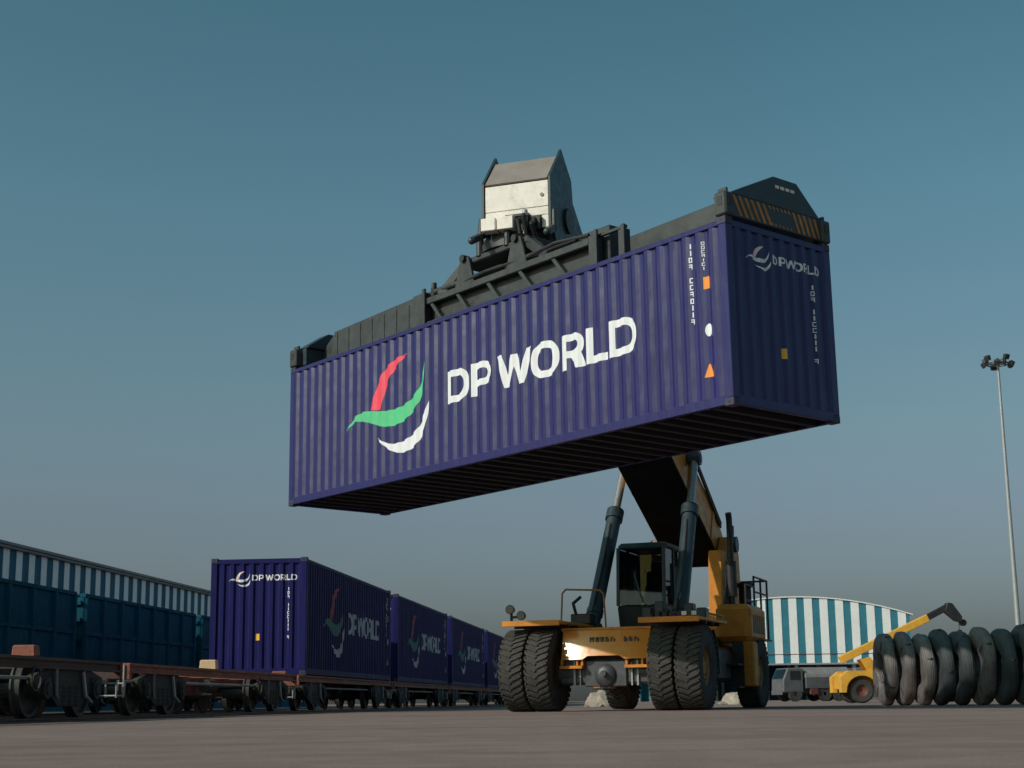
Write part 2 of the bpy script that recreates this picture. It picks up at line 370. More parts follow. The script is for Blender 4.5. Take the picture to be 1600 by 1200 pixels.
# lettering, metres from the left edge, baseline 0, cap height .6
def word():
    h, t = .60, .135; out = []
    def D(x, w_):
        r = .27; out.append([(x + a, b) for a, b in [(0, 0)] + arc(w_ - r, r, r, -90, 0) + arc(w_ - r, h - r, r, 0, 90) + [(0, h)]])
        q = r - t * .92; out.append([(x + a, b) for a, b in [(t, t * .92)] + arc(w_ - r, r, q, -90, 0) + arc(w_ - r, h - r, q, 0, 90) + [(t, h - t * .92)]])
    def Pp(x, w_, leg=False):
        zb = .17 if not leg else .20; r = (h - zb) / 2; c = w_ - r
        o = [(0, 0), (t, 0), (t, zb)]
        if leg: o += [(.40 * w_, zb), (.66 * w_, 0), (w_ + .04, 0)] + arc(c - .01, zb + r, r, -48, 90)
        else: o += arc(c, zb + r, r, -90, 90)
        o += [(0, h)]
        out.append([(x + a, b) for a, b in o])
        q = r - t * .88; out.append([(x + a, b) for a, b in [(t, zb + t * .88)] + arc(c - .01, zb + r, q, -90, 90) + [(t, h - t * .88)]])
    D(0, .62); Pp(.72, .56)
    w_ = .94; out.append([(1.42 + a * w_, b * h) for a, b in [(0, 1), (.16, 1), (.30, .36), (.425, .92), (.575, .92), (.70, .36), (.84, 1), (1, 1), (.785, 0), (.625, 0), (.5, .56), (.375, 0), (.215, 0)]])
    def ell(x, rx, ry, e=2.4):
        return [(x + rx * math.copysign(abs(math.cos(a)) ** (2 / e), math.cos(a)), .30 + ry * math.copysign(abs(math.sin(a)) ** (2 / e), math.sin(a))) for a in [2 * math.pi * i / 40 for i in range(40)]]
    out.append(ell(2.70, .345, .315)); out.append(ell(2.70, .345 - t, .315 - t * .9))
    Pp(3.12, .54, True)
    out.append([(3.74 + a, b) for a, b in [(0, 0), (.47, 0), (.47, t * .92), (t, t * .92), (t, h), (0, h)]])
    D(4.27, .63)
    return out
WORD = word()
def glyphs(n, h, w_, seed, gap=None):
    """a column of small code-like marks, one under the other (unreadable at this size)"""
    rnd = random.Random(seed); out = []
    for i in range(n):
        if gap and i in gap: continue
        z = -i * h * 1.32; t = h * .2
        k = rnd.randrange(4)
        if k == 0: out += [[(0, z), (w_, z), (w_, z + t), (0, z + t)], [(0, z + h - t), (w_, z + h - t), (w_, z + h), (0, z + h)], [(0, z + t * 1.02), (t, z + t * 1.02), (t, z + h - t * 1.02), (0, z + h - t * 1.02)]]
        elif k == 1: out += [[(w_ * .4, z), (w_ * .4 + t * 1.3, z), (w_ * .4 + t * 1.3, z + h), (w_ * .4, z + h)]]
        elif k == 2: out += [[(0, z), (w_, z), (w_, z + h), (0, z + h)], [(t, z + t), (w_ - t, z + t), (w_ - t, z + h - t), (t, z + h - t)]]
        else: out += [[(0, z + h - t), (w_, z + h - t), (w_, z + h), (0, z + h)], [(w_ - t, z), (w_, z), (w_, z + h - t * 1.02), (w_ - t, z + h - t * 1.02)], [(0, z + h * .4), (w_ - t * 1.02, z + h * .4), (w_ - t * 1.02, z + h * .4 + t), (0, z + h * .4 + t)]]
    return out
def make_container():
    t = thing('shipping_container', 'x', 'container')
    PW = .16                                          # corner post width
    # long sides and ends
    panel(PW, CL - PW, .16, CH - .12, SIDE, lambda s, z: side_pt(s, z, 'A')).obj('side_panel', 'container_blue', t, smooth=0)
    panel(PW, CL - PW, .16, CH - .12, SIDE, lambda s, z: side_pt(s, z, 'B')).obj('side_panel', 'container_blue', t, smooth=0)
    panel(PW, CW - PW, .16, CH - .13, ENDP, lambda s, z: end_pt(s, z)).obj('end_panel', 'container_blue', t, smooth=0)
    # rear doors (far end)
    for k in (0, 1):
        d = MB(); y0, y1 = -PW - .01 - k * (CW / 2 - PW), -CW / 2 + .006 - k * (CW / 2 - PW - .0)
        y1 = y0 - (CW / 2 - PW - .018)
        d.bb(CL - .06, CL - .015, y1, y0, .18, CH - .14, .006); do = d.obj('door', 'container_blue', t, smooth=0)
        for q in (.3, .7):
            b = MB(); y = y0 + (y1 - y0) * q; b.cyl((CL + .008, y, .12), (CL + .008, y, CH - .1), .018, n=8); b.obj('lock_rod', 'pipe_grey', do)
    rf = MB(); rf.bb(.06, CL - .06, -CW + .06, -.06, CH - .05, CH - .022); rf.obj('roof', 'container_blue', t, smooth=0)
    fl = MB(); fl.bb(.06, CL - .06, -CW + .06, -.06, .13, .16); fl.obj('floor', 'container_under', t, smooth=0)
    cm = MB(); cm.bb(-.055, .055, -CW + .07, -.07, .012, .128); me = cm.mesh('cross_member', 'container_under', 0)
    for i in range(29): link('cross_member', me, t, (.45 + i * (CL - .9) / 28, 0, 0))
    for y in (-.04, -CW + .04):
        r = MB(); r.bb(.10, CL - .10, y - .035, y + .035, CH - .125, CH - .045, .006); r.obj('top_rail', 'container_blue', t, smooth=0)
        r = MB(); r.bb(.10, CL - .10, y - .04, y + .036, .02, .165, .006); r.obj('bottom_rail', 'container_blue', t, smooth=0)
    for x in (.05, CL - .05):
        r = MB(); r.bb(x - .045, x + .045, -CW + .12, -.12, CH - .145, CH - .05, .006); r.obj('end_header', 'container_blue', t, smooth=0)
        r = MB(); r.bb(x - .045, x + .045, -CW + .12, -.12, .02, .17, .006); r.obj('end_sill', 'container_blue', t, smooth=0)
    for x0, x1 in ((.003, PW), (CL - PW, CL - .003)):
        for y0, y1 in ((-PW, -.003), (-CW + .003, -CW + PW)):
            p = MB(); p.bb(x0, x1, y0, y1, .118, CH - .118, .008); p.obj('corner_post', 'container_blue', t, smooth=0)
    for x in (.089, CL - .089):
        for y in (-.081, -CW + .081):
            for z in (.059, CH - .059):
                c = MB(); c.box((x, y, z), (.178, .162, .118), bev=.008); co = c.obj('corner_casting', 'casting', t, smooth=0)
                h = MB(); sx = -1 if x < 1 else 1; sy = 1 if y > -1 else -1
                h.cyl((x, y + sy * .075, z), (x, y + sy * .0825, z), .034, n=12); h.cyl((x + sx * .083, y, z), (x + sx * .0905, y, z), .032, n=12)
                h.obj('casting_hole', 'black', co)
    # painted emblem and lettering on both long sides and on the end
    for wh in 'AB':
        cx = 6.05
        mir = (lambda x: x) if wh == 'A' else (lambda x: CL - x)
        fn = lambda s, z, l, wh=wh: side_pt(s, z, wh, l)
        for P, m, lf in ((RED, 'logo_red', .003), (GREEN, 'logo_green', .0045), (WHITE, 'logo_white', .003)):
            decal([[(mir(x), z) for x, z in P]], SIDE, fn, lf).obj('emblem_' + m[5:], m, t, smooth=0)
        decal([[(mir(6.87 - x), 1.205 + z) for x, z in p] for p in WORD], SIDE, fn, .003).obj('lettering', 'logo_white', t, smooth=0)
        decal([[(mir(.80 - x), 2.56 + z) for x, z in p] for p in glyphs(12, .082, .055, 3, (4,))], SIDE, fn, .003).obj('code_marks', 'logo_white', t, smooth=0)
        decal([[(mir(.53 - x), 2.56 + z) for x, z in p] for p in glyphs(7, .05, .05, 5)], SIDE, fn, .003).obj('code_marks', 'logo_white', t, smooth=0)
        decal([[(mir(.52), 1.86), (mir(.40), 1.86), (mir(.40), 2.05), (mir(.52), 2.05)]], SIDE, fn, .003).obj('sticker', 'sticker_orange', t, smooth=0)
        decal([[(mir(x), z) for x, z in arc(.46, 1.22, .065, 0, 350, 14, .10)]], SIDE, fn, .003).obj('sticker', 'logo_white', t, smooth=0)
        decal([[(mir(.56), .50), (mir(.39), .50), (mir(.46), .70), (mir(.49), .70)]], SIDE, fn, .003).obj('sticker', 'sticker_orange', t, smooth=0)
    k = .205
    def E(P): return [(.45 + (10.14 - x) * k, 2.18 + (z - .52) * k) for x, z in P]
    for P, m, lf in ((RED, 'logo_pale', .003), (GREEN, 'logo_white', .0045), (WHITE, 'logo_white', .003)):
        decal([E(P)], ENDP, end_pt, lf).obj('emblem', m, t, smooth=0)
    decal([[(1.05 + x * .232, 2.33 + z * .24) for x, z in p] for p in WORD], ENDP, end_pt, .003).obj('lettering', 'logo_white', t, smooth=0)
    decal([[(1.95 + x, 2.08 + z) for x, z in p] for p in glyphs(13, .075, .055, 8, (3, 11))], ENDP, end_pt, .003).obj('code_marks', 'logo_white', t, smooth=0)
    decal([[(1.17, .86), (1.27, .86), (1.27, 1.02), (1.17, 1.02)]], ENDP, end_pt, .003).obj('sticker', 'sticker_yellow', t, smooth=0)
    return t
box0 = make_container()
CO = Vector((3.21815, 21.95133, 4.19461 + CAM_H))
CR = Matrix.Rotation(2.267634, 4, 'Z') @ Matrix.Rotation(.0182992, 4, 'Y') @ Matrix.Rotation(.0118908, 4, 'X')
HANG = Matrix.Translation(CO) @ CR
DECK = .9125
boxes = []
for i in range(6):
    c = copy_tree(box0)
    c.location = P0 + TL * CW + TD * (i * (CL + 1.424)) + Vector((0, 0, DECK)); c.rotation_euler = (0, 0, TRZ)
    boxes.append(c)
names = ['first', 'second', 'third', 'fourth', 'fifth', 'sixth']
for i, c in enumerate(boxes):
    tag(c, 'dark blue container on the train with its lit lettered end panel facing the empty wagons' if i == 0 else
        f'dark blue container in shade on the train, {names[i]} behind the empty wagons', 'container', 'blue containers standing on the flat wagons')
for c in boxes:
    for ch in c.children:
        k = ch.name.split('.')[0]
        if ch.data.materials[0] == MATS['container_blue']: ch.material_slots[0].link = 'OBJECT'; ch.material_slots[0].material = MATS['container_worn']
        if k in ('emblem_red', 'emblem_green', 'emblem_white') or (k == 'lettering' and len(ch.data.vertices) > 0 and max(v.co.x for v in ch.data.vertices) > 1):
            col = {'emblem_red': 'shade_red', 'emblem_green': 'shade_green'}.get(k, 'shade_white')  # long-side decals on the train get the shade-darkened colours
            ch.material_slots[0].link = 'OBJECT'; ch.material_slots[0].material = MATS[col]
box0.matrix_world = HANG
tag(box0, 'large blue container with white lettering lifted in the air under the spreader', 'container')

# ------------------------------------------------------------------ spreader (origin: top centre of the lifted container)
sp = thing('container_spreader', 'dark steel telescopic spreader with hazard stripes gripping the lifted container', 'spreader',
           mw=HANG @ Matrix.Translation((CL / 2, -CW / 2, CH)))
def spart(name, mb, m='spreader_dark', parent=sp, smooth=28): return mb.obj(name, m, parent, smooth=smooth)
# telescopic beams: near one runs to the far end, the other to the near end
for sgn in (1, -1):
    b = MB(); x0, x1 = (-3.0, 5.35) if sgn > 0 else (-5.35, 3.0)
    e = 1 if sgn > 0 else -1
    poly = [(-3.0, .10), (5.35, .10), (5.35, .72), (2.4, .81), (-3.0, .81)] if sgn > 0 else [(3.0, .40), (-2.6, .40), (-5.5, .50), (-5.5, .96), (-2.6, .90), (3.0, .86)]
    b.prism(poly, XZ, .28 * sgn, .64 * sgn, .012); bo = spart('telescopic_beam', b)
    for q in range(7):
        s_ = MB(); x = (2.7 + q * .42) * e; s_.bb(x - .012, x + .012, .642 * sgn if sgn > 0 else -.652, .652 if sgn > 0 else -.642, .16 if sgn > 0 else .52, .70); spart('stiffener', s_, parent=bo)
    a = MB(); a.prism([(5.345 * e, .12), (5.95 * e, .06), (5.95 * e, .30), (5.345 * e, .70)], XZ, .30 * sgn, .62 * sgn, .01); spart('beam_nose', a)
# collars of the main frame
for x0, x1, zt in ((1.95, 2.35, .76), (-2.86, -2.64, .66), (-3.52, -3.36, .58)):
    for ya, yb in ((.66, .80), (-.80, -.66)): c = MB(); c.bb(x0, x1, ya, yb, .05, zt, .012); spart('collar', c)
    for y in (.815, -.815):
        f = MB(); f.bb(x0 - .05, x0 + .03, min(y, y * 1.06), max(y, y * 1.06), .05, zt + .05, .006); spart('flange', f)
fr = MB(); fr.bb(-3.5, -2.7, .70, .76, .60, .655, .008); spart('collar_bar', fr)
for y in (.76, -.76):
    r = MB(); r.bb(-2.66, 1.96, y - .05, y + .05, .50, .63, .012); spart('upper_rail', r)
    r = MB(); r.bb(-2.66, 1.96, y - .05, y + .05, .04, .16, .012); spart('lower_rail', r)
    for x in (-2.0, -1.1, -.2, .7, 1.5):
        p = MB(); p.bar((x, y, .15), (x + .3, y, .52), .05, .07); spart('lattice_strut', p)
h = MB(); h.tube([(-2.6, .74, .70), (-1.8, .80, .76), (-.9, .76, .70), (.1, .8, .72), (.9, .76, .68)], .035); spart('hydraulic_hose', h, 'black')
for x0, x1 in ((-.3, 1.7), (-2.3, -.5)):
    c = MB(); c.cyl((x0, .74, .72), (x1, .74, .72), .055, n=14); c.cyl((x1, .74, .72), (x1 + .18, .74, .72), .03, n=10); spart('side_shift_cylinder', c)
# cradle legs to the slewing ring
for x, x2 in ((1.55, .85), (-1.55, -.85)):
    for y in (.72, -.72):
        l = MB(); l.bar((x, y, .60), (x2, y * .85, 1.10), .16, .18, .015); spart('cradle_leg', l)
pl = MB(); pl.bb(-1.0, 1.0, -.72, .72, 1.02, 1.14, .02); spart('cradle_plate', pl)
for x in (-.75, .75):
    p = MB(); p.prism([(x - .28, .62), (x + .28, .62), (x + .12, 1.14), (x - .12, 1.14)], XZ, .74, .80, .008); spart('gusset', p)
    q = MB(); q.cyl((x, .70, 1.12), (x, .86, 1.12), .07, n=14); spart('pivot_pin', q, 'black')
rg = MB(); rg.lathe([(.30, 1.14), (.78, 1.14), (.78, 1.28), (.72, 1.30), (.72, 1.40), (.30, 1.40)], 36, 'Z'); spart('slewing_ring', rg)
for a in range(0, 360, 60):
    m_ = MB(); m_.cyl((.80 * math.cos(R(a)), .80 * math.sin(R(a)), 1.1), (.80 * math.cos(R(a)), .80 * math.sin(R(a)), 1.42), .07, n=10); spart('slew_motor', m_, 'black')
lk = MB(); lk.box((1.75, .74, .72), (.10, .10, .18), bev=.01); lk.cyl((1.75, .74, .80), (1.75, .74, .90), .05, n=12); spart('beacon', lk, 'black')
# end beams with hazard plate, and twist-lock heads
for e in (-1, 1):
    X = 6.06 * e
    b = MB(); b.bb(min(X, X - .30 * e), max(X, X - .30 * e), -1.06, 1.06, .045, .40, .01); eb = spart('end_beam', b, 'teal_dark')
    yv = e                                           # the hood stands over the beam that runs to this end
    hood = MB(); poly = [(1.05 * -yv, .402), (.75 * -yv, .55), (.0, .90), (.55 * yv, .90), (1.05 * yv, .45), (1.05 * yv, .402)]
    hood.prism([(y_, z_ if e < 0 else .402 + (z_ - .402) * .72) for y_, z_ in poly], YZ, *sorted((X - .01 * e, X - .36 * e)), .012); spart('hood', hood, 'teal_dark', smooth=0)
    xf = X + .004 * e
    def stripe(y, z0, z1, w_, lean):
        s_ = MB(); s_.prism([(y, z1), (y + w_, z1), (y + w_ + lean, z0), (y + lean, z0)], lambda p, q, d: (d, p, q), min(xf, xf - .003 * e), max(xf, xf + .003 * e)); spart('hazard_stripe', s_, 'hazard', smooth=0)
    for i in range(6): stripe(1.0 - i * .135 - .06, .07, .385, .062, -.16)
    for i in range(5): stripe(-.44 - i * .125, .07, .385, .058, -.12)
    for i in range(6): stripe(.14 - i * .09, .33, .385, .035, -.03)
    for i in range(6): stripe(.10 - i * .09, .07, .11, .035, -.02)
    for i in range(4):
        s_ = MB(); s_.box((X - .008 * e, (.05 + i * .12) * yv - .02, .735), (.012, .085, .05)); spart('plate_mark', s_, 'cream', smooth=0)
    for y in (1.13, -1.13):
        c = MB(); c.box((X - .05 * e, y, .20), (.24, .20, .37), bev=.025); ho = spart('twistlock_housing', c)
        q = MB(); q.box((X + .072 * e, y, .24), (.01, .09, .14)); spart('housing_slot', q, 'black', parent=ho)
        q = MB(); q.box((X - .05 * e, y + math.copysign(.101, y), .24), (.10, .01, .14)); spart('housing_slot', q, 'black', parent=ho)
        q = MB(); q.cyl((X - .03 * e, y, -.02), (X - .03 * e, y, .02), .045, n=10); spart('twistlock_pin', q, 'steel_rod', parent=ho)
        gd = MB(); gd.prism([(y - .02, .38), (y + .02, .38), (y + .02, .46), (y - .02, .46)], lambda p, qq, d: (d, p, qq), X - .15 * e, X + .02 * e); spart('guide_fin', gd)

# ------------------------------------------------------------------ reach stacker (x forward, y to its left)
PSI = .35228; FC = Vector((1.8615, 31.548, 0))
FV = Vector((-math.sin(PSI), -math.cos(PSI), 0)); SV = Vector((math.cos(PSI), -math.sin(PSI), 0))
rs = thing('reach_stacker', 'yellow reach stacker with raised boom holding up the big blue container', 'reach stacker', FC, math.atan2(FV.y, FV.x))
def rp(name, mb, m, parent=rs, smooth=28): return mb.obj(name, m, parent, smooth=smooth)
TR = .83
def tyre_mesh():
    t = MB(); w_ = .25
    t.lathe([(.36, -w_ * .80), (.44, -w_ * .95), (.62, -w_), (.74, -w_ * .96), (.795, -w_ * .78), (.80, 0), (.795, w_ * .78), (.74, w_ * .96), (.62, w_), (.44, w_ * .95), (.36, w_ * .80)], 56, 'Y')
    n = 38
    for k in range(n):
        for sd in (-1, 1):
            a = 2 * math.pi * (k + (.25 if sd > 0 else -.25)) / n
            m = Matrix.Rotation(a, 4, 'Y') @ Matrix.Translation((0, sd * .115, .803)) @ Matrix.Rotation(sd * R(24), 4, 'Z') @ Matrix.Diagonal((.058, .25, .046, 1))
            gg = bmesh.ops.create_cube(t.bm, size=1, matrix=m)
            m2 = Matrix.Rotation(a + .062, 4, 'Y') @ Matrix.Translation((0, sd * .232, .768)) @ Matrix.Diagonal((.06, .035, .09, 1))
            bmesh.ops.create_cube(t.bm, size=1, matrix=m2)
    return t.mesh('tyre', 'rubber', 25)
def rim_mesh():
    t = MB(); t.lathe([(.05, -.02), (.20, -.02), (.24, -.10), (.33, -.13), (.37, -.20), (.40, -.20), (.40, .20), (.37, .20), (.33, .05), (.24, .03), (.05, .03)], 36, 'Y')
    for k in range(12):
        a = 2 * math.pi * k / 12; t.cyl((.27 * math.cos(a), -.10, .27 * math.sin(a)), (.27 * math.cos(a), -.15, .27 * math.sin(a)), .022, n=6)
    t.cyl((0, -.16, 0), (0, .10, 0), .15, n=18)
    return t.mesh('rim', 'rim')
TYM, RIM = tyre_mesh(), rim_mesh()
def wheel(u, lat, out_sign):
    wo = bpy.data.objects.new('wheel', None); COL.objects.link(wo); wo.parent = rs; wo.location = (u, lat, TR)
    wo.empty_display_size = .1
    a = link('tyre', TYM, wo); a.rotation_euler = (0, random.uniform(0, 6), 0)
    b = link('rim', RIM, wo); 
    if out_sign > 0: b.rotation_euler = (0, 0, math.pi)
    return wo
for sd in (1, -1):
    wheel(0, sd * 1.27, sd); wheel(0, sd * 1.82, sd); wheel(-6.51, sd * 1.60, sd)
# chassis, axle, front plate
c = MB(); c.prism([(-.25, .62), (-7.4, .62), (-8.6, .95), (-8.6, 1.55), (-.25, 1.55), (-.05, 1.40)], XZ, -.72, .72, .02); rp('chassis', c, 'stacker_yellow')
ax = MB(); ax.bb(-.30, .12, -1.0, 1.0, .52, 1.05, .05); rp('front_axle', ax, 'grease_metal')
ax = MB(); ax.sphere((.14, 0, .70), .24, (.6, 1, 1), 20); ax.bb(.12, .17, -.44, .44, .48, 1.0, .02); ax.cyl((.30, 0, .74), (.36, 0, .74), .06, n=10); rp('differential', ax, 'grease_metal')
for sd in (1, -1):
    a = MB(); a.cyl((-.08, sd * .62, .78), (-.08, sd * 1.02, .78), .24, n=24); rp('axle_hub', a, 'grease_metal')
    a = MB(); a.bb(.125, .16, sd * .66 - .02, sd * .66 + .02, .5, 1.0); a.bb(.125, .16, sd * .54 - .015, sd * .54 + .015, .5, .95); rp('brake_line', a, 'pipe_grey')
ra = MB(); ra.bb(-6.75, -6.3, -1.35, 1.35, .6, 1.0, .04); rp('rear_axle', ra, 'grease_metal')
fpl = flat([[(-.90, 1.02), (-.44, 1.02), (-.33, 1.09), (.33, 1.09), (.44, 1.02), (.90, 1.02), (.93, 1.08), (.93, 1.60), (-.90, 1.60)]])
m_ = MB(); m_.bm.free(); m_.bm = fpl
for q_ in range(-9, 10):
    bmesh.ops.bisect_plane(m_.bm, geom=m_.bm.verts[:] + m_.bm.edges[:] + m_.bm.faces[:], plane_co=(q_ * .1 + .003, 0, 0), plane_no=(1, 0, 0), dist=1e-6)
r_ = bmesh.ops.extrude_face_region(m_.bm, geom=m_.bm.faces[:])
for v in r_['geom']:
    if isinstance(v, bmesh.types.BMVert): v.co.z += .05
def pxo(z, y=0): return .09 - (z - 1.02) * .29 - .085 * y * y       # the plate leans back and is slightly crowned
for v in m_.bm.verts: v.co = Vector((.20 + v.co.z + pxo(v.co.y, v.co.x), v.co.x, v.co.y))
bmesh.ops.recalc_face_normals(m_.bm, faces=m_.bm.faces[:])
fp = rp('front_plate', m_, 'plate_yellow', smooth=28)
top = MB(); top.bb(-.4, .10, -.95, .95, 1.602, 1.66, .012); rp('front_deck', top, 'stacker_yellow')
for sd in (1, -1):
    f = MB(); y0, y1 = sd * .44, sd * .92
    a, b = min(y0, y1), max(y0, y1)
    f.bb(.16, .34, a, b, .84, .90, .006); f.bb(.16, .26, a, a + .05, .90, 1.022, .006); f.bb(.16, .26, b - .05, b, .90, 1.022, .006); f.bb(.16, .26, (a + b) / 2 + .09, (a + b) / 2 + .13, .90, 1.022, .006); rp('towing_bracket', f, 'stacker_yellow')
# unreadable black name on the front plate
rnd = random.Random(11); y = -.30
for i in range(9):
    w_ = rnd.choice((.07, .09, .11)); s_ = MB(); hh = .10
    if i != 5:
        xa = .245 + pxo(1.36 + hh / 2, y + .04); xb = xa + .022
        s_.bb(xa, xb, y, y + .028, 1.36, 1.36 + hh); s_.bb(xa, xb, y + w_ - .028, y + w_, 1.36, 1.36 + hh * rnd.choice((.6, 1)))
        s_.bb(xa, xb, y + .029, y + w_ - .029, 1.36 + hh * rnd.choice((0, .4, .75)), 1.36 + hh * rnd.choice((.8, 1.0))); rp('name_mark', s_, 'black', fp, 0)
    y += w_ + .035
y = 0
# platforms over the front wheels
for sd in (1, -1):
    p = MB(); a, b = sorted((sd * .82, sd * 2.05)); p.bb(-1.9, .55, a, b, 1.74, 1.80, .01); pf = rp('wheel_platform', p, 'stacker_yellow')
    e_ = MB(); e_.bb(.552, .60, a, b, 1.70, 1.81, .008); rp('platform_edge', e_, 'stacker_yellow', pf)
    for q in range(3):
        k_ = MB(); x = -.1 - q * .6; k_.bb(x - .03, x + .03, a + .02, b - .02, 1.68, 1.738); rp('platform_rib', k_, 'black', pf)
    mg = MB(); pts = [(-.93 * math.cos(R(t_)), .83 + .93 * math.sin(R(t_))) for t_ in range(-8, 62, 10)]
    poly = pts + [(x * 1.03, .83 + (z - .83) * 1.03) for x, z in pts[::-1]]
    mg.prism(poly, XZ, a + .18, b + (.03 if sd > 0 else -.18)); rp('mudguard', mg, 'teal_dark')
# lamps on the off-side platform
lb = MB(); lb.tube([(.30, -1.95, 1.80), (.30, -1.95, 2.02)], .03); lb.tube([(.30, -1.95, 1.9), (.30, -1.68, 1.92)], .025); rp('lamp_bracket', lb, 'black')
for y_, z_ in ((-1.96, 2.06), (-1.72, 1.93)):
    l = MB(); l.lathe([(.02, .0), (.07, .0), (.095, .10), (.095, .13), (.02, .13)], 18, 'X'); o = rp('work_lamp', l, 'black'); o.location = (.24, y_, z_)
    q = MB(); q.cyl((.131, 0, 0), (.135, 0, 0), .08, n=16); q.obj('lens', 'lamp_glass', o)
# hand rail hoop behind the cylinder
hp = MB(); hp.tube([(-1.2, -1.38, 1.8), (-1.2, -1.34, 2.46), (-1.2, -1.26, 2.54), (-1.2, -.50, 2.50), (-1.2, -.42, 2.42), (-1.2, -.38, 1.62)], .020); rp('hand_rail', hp, 'rim')
hp = MB(); hp.tube([(-.4, 2.0, 1.8), (-.4, 2.0, 1.9), (-1.7, 2.0, 1.9), (-1.7, 2.0, 1.8)], .022); rp('hand_rail', hp, 'rim')
# lift cylinders
for sd in (1, -1):
    A = Vector((-2.0, sd * .98, 1.62)); B = Vector((-4.62, sd * .84, 5.72)); d = (B - A)
    b = MB(); b.cyl(A + d * .02, A + d * .66, .165, n=28); cy = rp('lift_cylinder', b, 'teal_dark')
    g_ = MB(); g_.cyl(A + d * .645, A + d * .70, .20, n=28); rp('gland', g_, 'teal_dark', cy)
    g_ = MB(); g_.cyl(A + d * .10, A + d * .13, .185, n=28); rp('clamp_band', g_, 'teal_dark', cy)
    q = MB(); q.cyl(A + d * .69, B, .095, n=20); rp('piston_rod', q, 'steel_rod', cy)
    q = MB(); q.cyl(B + Vector((0, -.14, 0)), B + Vector((0, .14, 0)), .17, n=20); rp('rod_eye', q, 'teal_dark', cy)
    q = MB(); q.tube([A + d * .12 + Vector((.2, 0, 0)), A + d * .4 + Vector((.2, .02, 0)), A + d * .62 + Vector((.19, 0, 0))], .03); rp('hydraulic_hose', q, 'black', cy)
    ft = MB()
    for o_ in (-.17, .17): ft.prism([(-2.5, 1.55), (-1.5, 1.55), (-1.75, 1.85), (-2.2, 1.85)], XZ, sd * .98 + o_ - .03, sd * .98 + o_ + .03, .006)
    ft.cyl((-1.98, sd * .98 - .24, 1.68), (-1.98, sd * .98 + .24, 1.68), .07, n=14); rp('cylinder_foot', ft, 'teal_dark')
    vb = MB(); vb.box((-1.55, sd * 1.0, 1.92), (.35, .45, .22), bev=.02); vb.tube([(-1.4, sd * 1.1, 2.0), (-1.35, sd * 1.15, 2.25), (-1.7, sd * 1.1, 2.4)], .035); rp('valve_block', vb, 'black')
for k in range(5):
    q = MB(); y_ = .55 + k * .16; q.tube([(-1.3, y_, 1.66), (-1.35, y_ + .03, 1.95 + .05 * (k % 3)), (-1.9, y_ - .05, 2.05), (-2.5, y_ - .1, 1.75)], .03); rp('hydraulic_hose', q, 'black')
for y_, hh_ in ((.45, .30), (.72, .42), (1.35, .36), (1.62, .26)):
    q = MB(); q.box((-1.55, y_, 1.82 + hh_ / 2), (.30, .20, hh_), bev=.02); rp('valve_block', q, 'teal_dark')
for y_ in (1.72, 1.92):
    q = MB(); q.box((.40, y_, 1.87), (.10, .13, .11), bev=.015); lo_ = rp('work_lamp', q, 'black')
    q = MB(); q.box((.456, y_, 1.87), (.012, .10, .08)); rp('lens', q, 'cream', lo_)
# cab
cb = MB(); cb.prism([(-2.80, 1.66), (-4.3, 1.66), (-4.35, 2.25), (-2.62, 2.25)], XZ, -.55, .55, .04); rp('cab_base', cb, 'teal_dark')
cb = MB(); cb.prism([(-2.68, 3.50), (-4.4, 3.50), (-4.36, 3.64), (-2.85, 3.64)], XZ, -.56, .56, .06); rp('cab_roof', cb, 'teal_dark')
for x0, x1 in ((-2.62, -2.72), (-4.34, -4.36), (-3.45, -3.48)):
    for y_ in (-.52, .52):
        p = MB(); p.bar((x0, y_, 2.24), (x1, y_, 3.52), .07, .07, .01); rp('cab_post', p, 'teal_dark')
gz = MB(); gz.prism([(-2.615, 2.26), (-2.603, 2.26), (-2.703, 3.50), (-2.715, 3.50)], XZ, -.48, .48); rp('windscreen', gz, 'cab_glass', smooth=0)
gz = MB(); gz.bb(-4.352, -4.342, -.48, .48, 2.26, 3.5); rp('rear_window', gz, 'cab_glass', smooth=0)
for y_ in (-.525, .525):
    gz = MB(); gz.prism([(-2.69, 2.27), (-4.30, 2.27), (-4.32, 3.49), (-2.78, 3.49)], XZ, y_ - .005, y_ + .005); rp('side_window', gz, 'cab_glass', smooth=0)
wp = MB(); wp.bar((-2.60, .05, 2.3), (-2.645, -.15, 2.95), .02, .03); rp('wiper', wp, 'black')
st = MB(); st.box((-3.75, 0, 2.42), (.5, .5, .16), bev=.04); st.box((-4.0, 0, 2.78), (.14, .48, .62), rot=(0, -.15, 0), bev=.04); st.box((-4.05, 0, 3.18), (.10, .26, .2), bev=.03); rp('operator_seat', st, 'black')
st = MB(); st.tube([(-2.95, 0, 2.2), (-3.15, 0, 2.68)], .04); st.lathe([(.17, -.015), (.2, -.015), (.2, .015), (.17, .015)], 24, 'Z'); 
sw = MB(); sw.tube([(-2.95, 0, 2.2), (-3.15, 0, 2.68)], .04); rp('steering_column', sw, 'black')
st.bm.free()
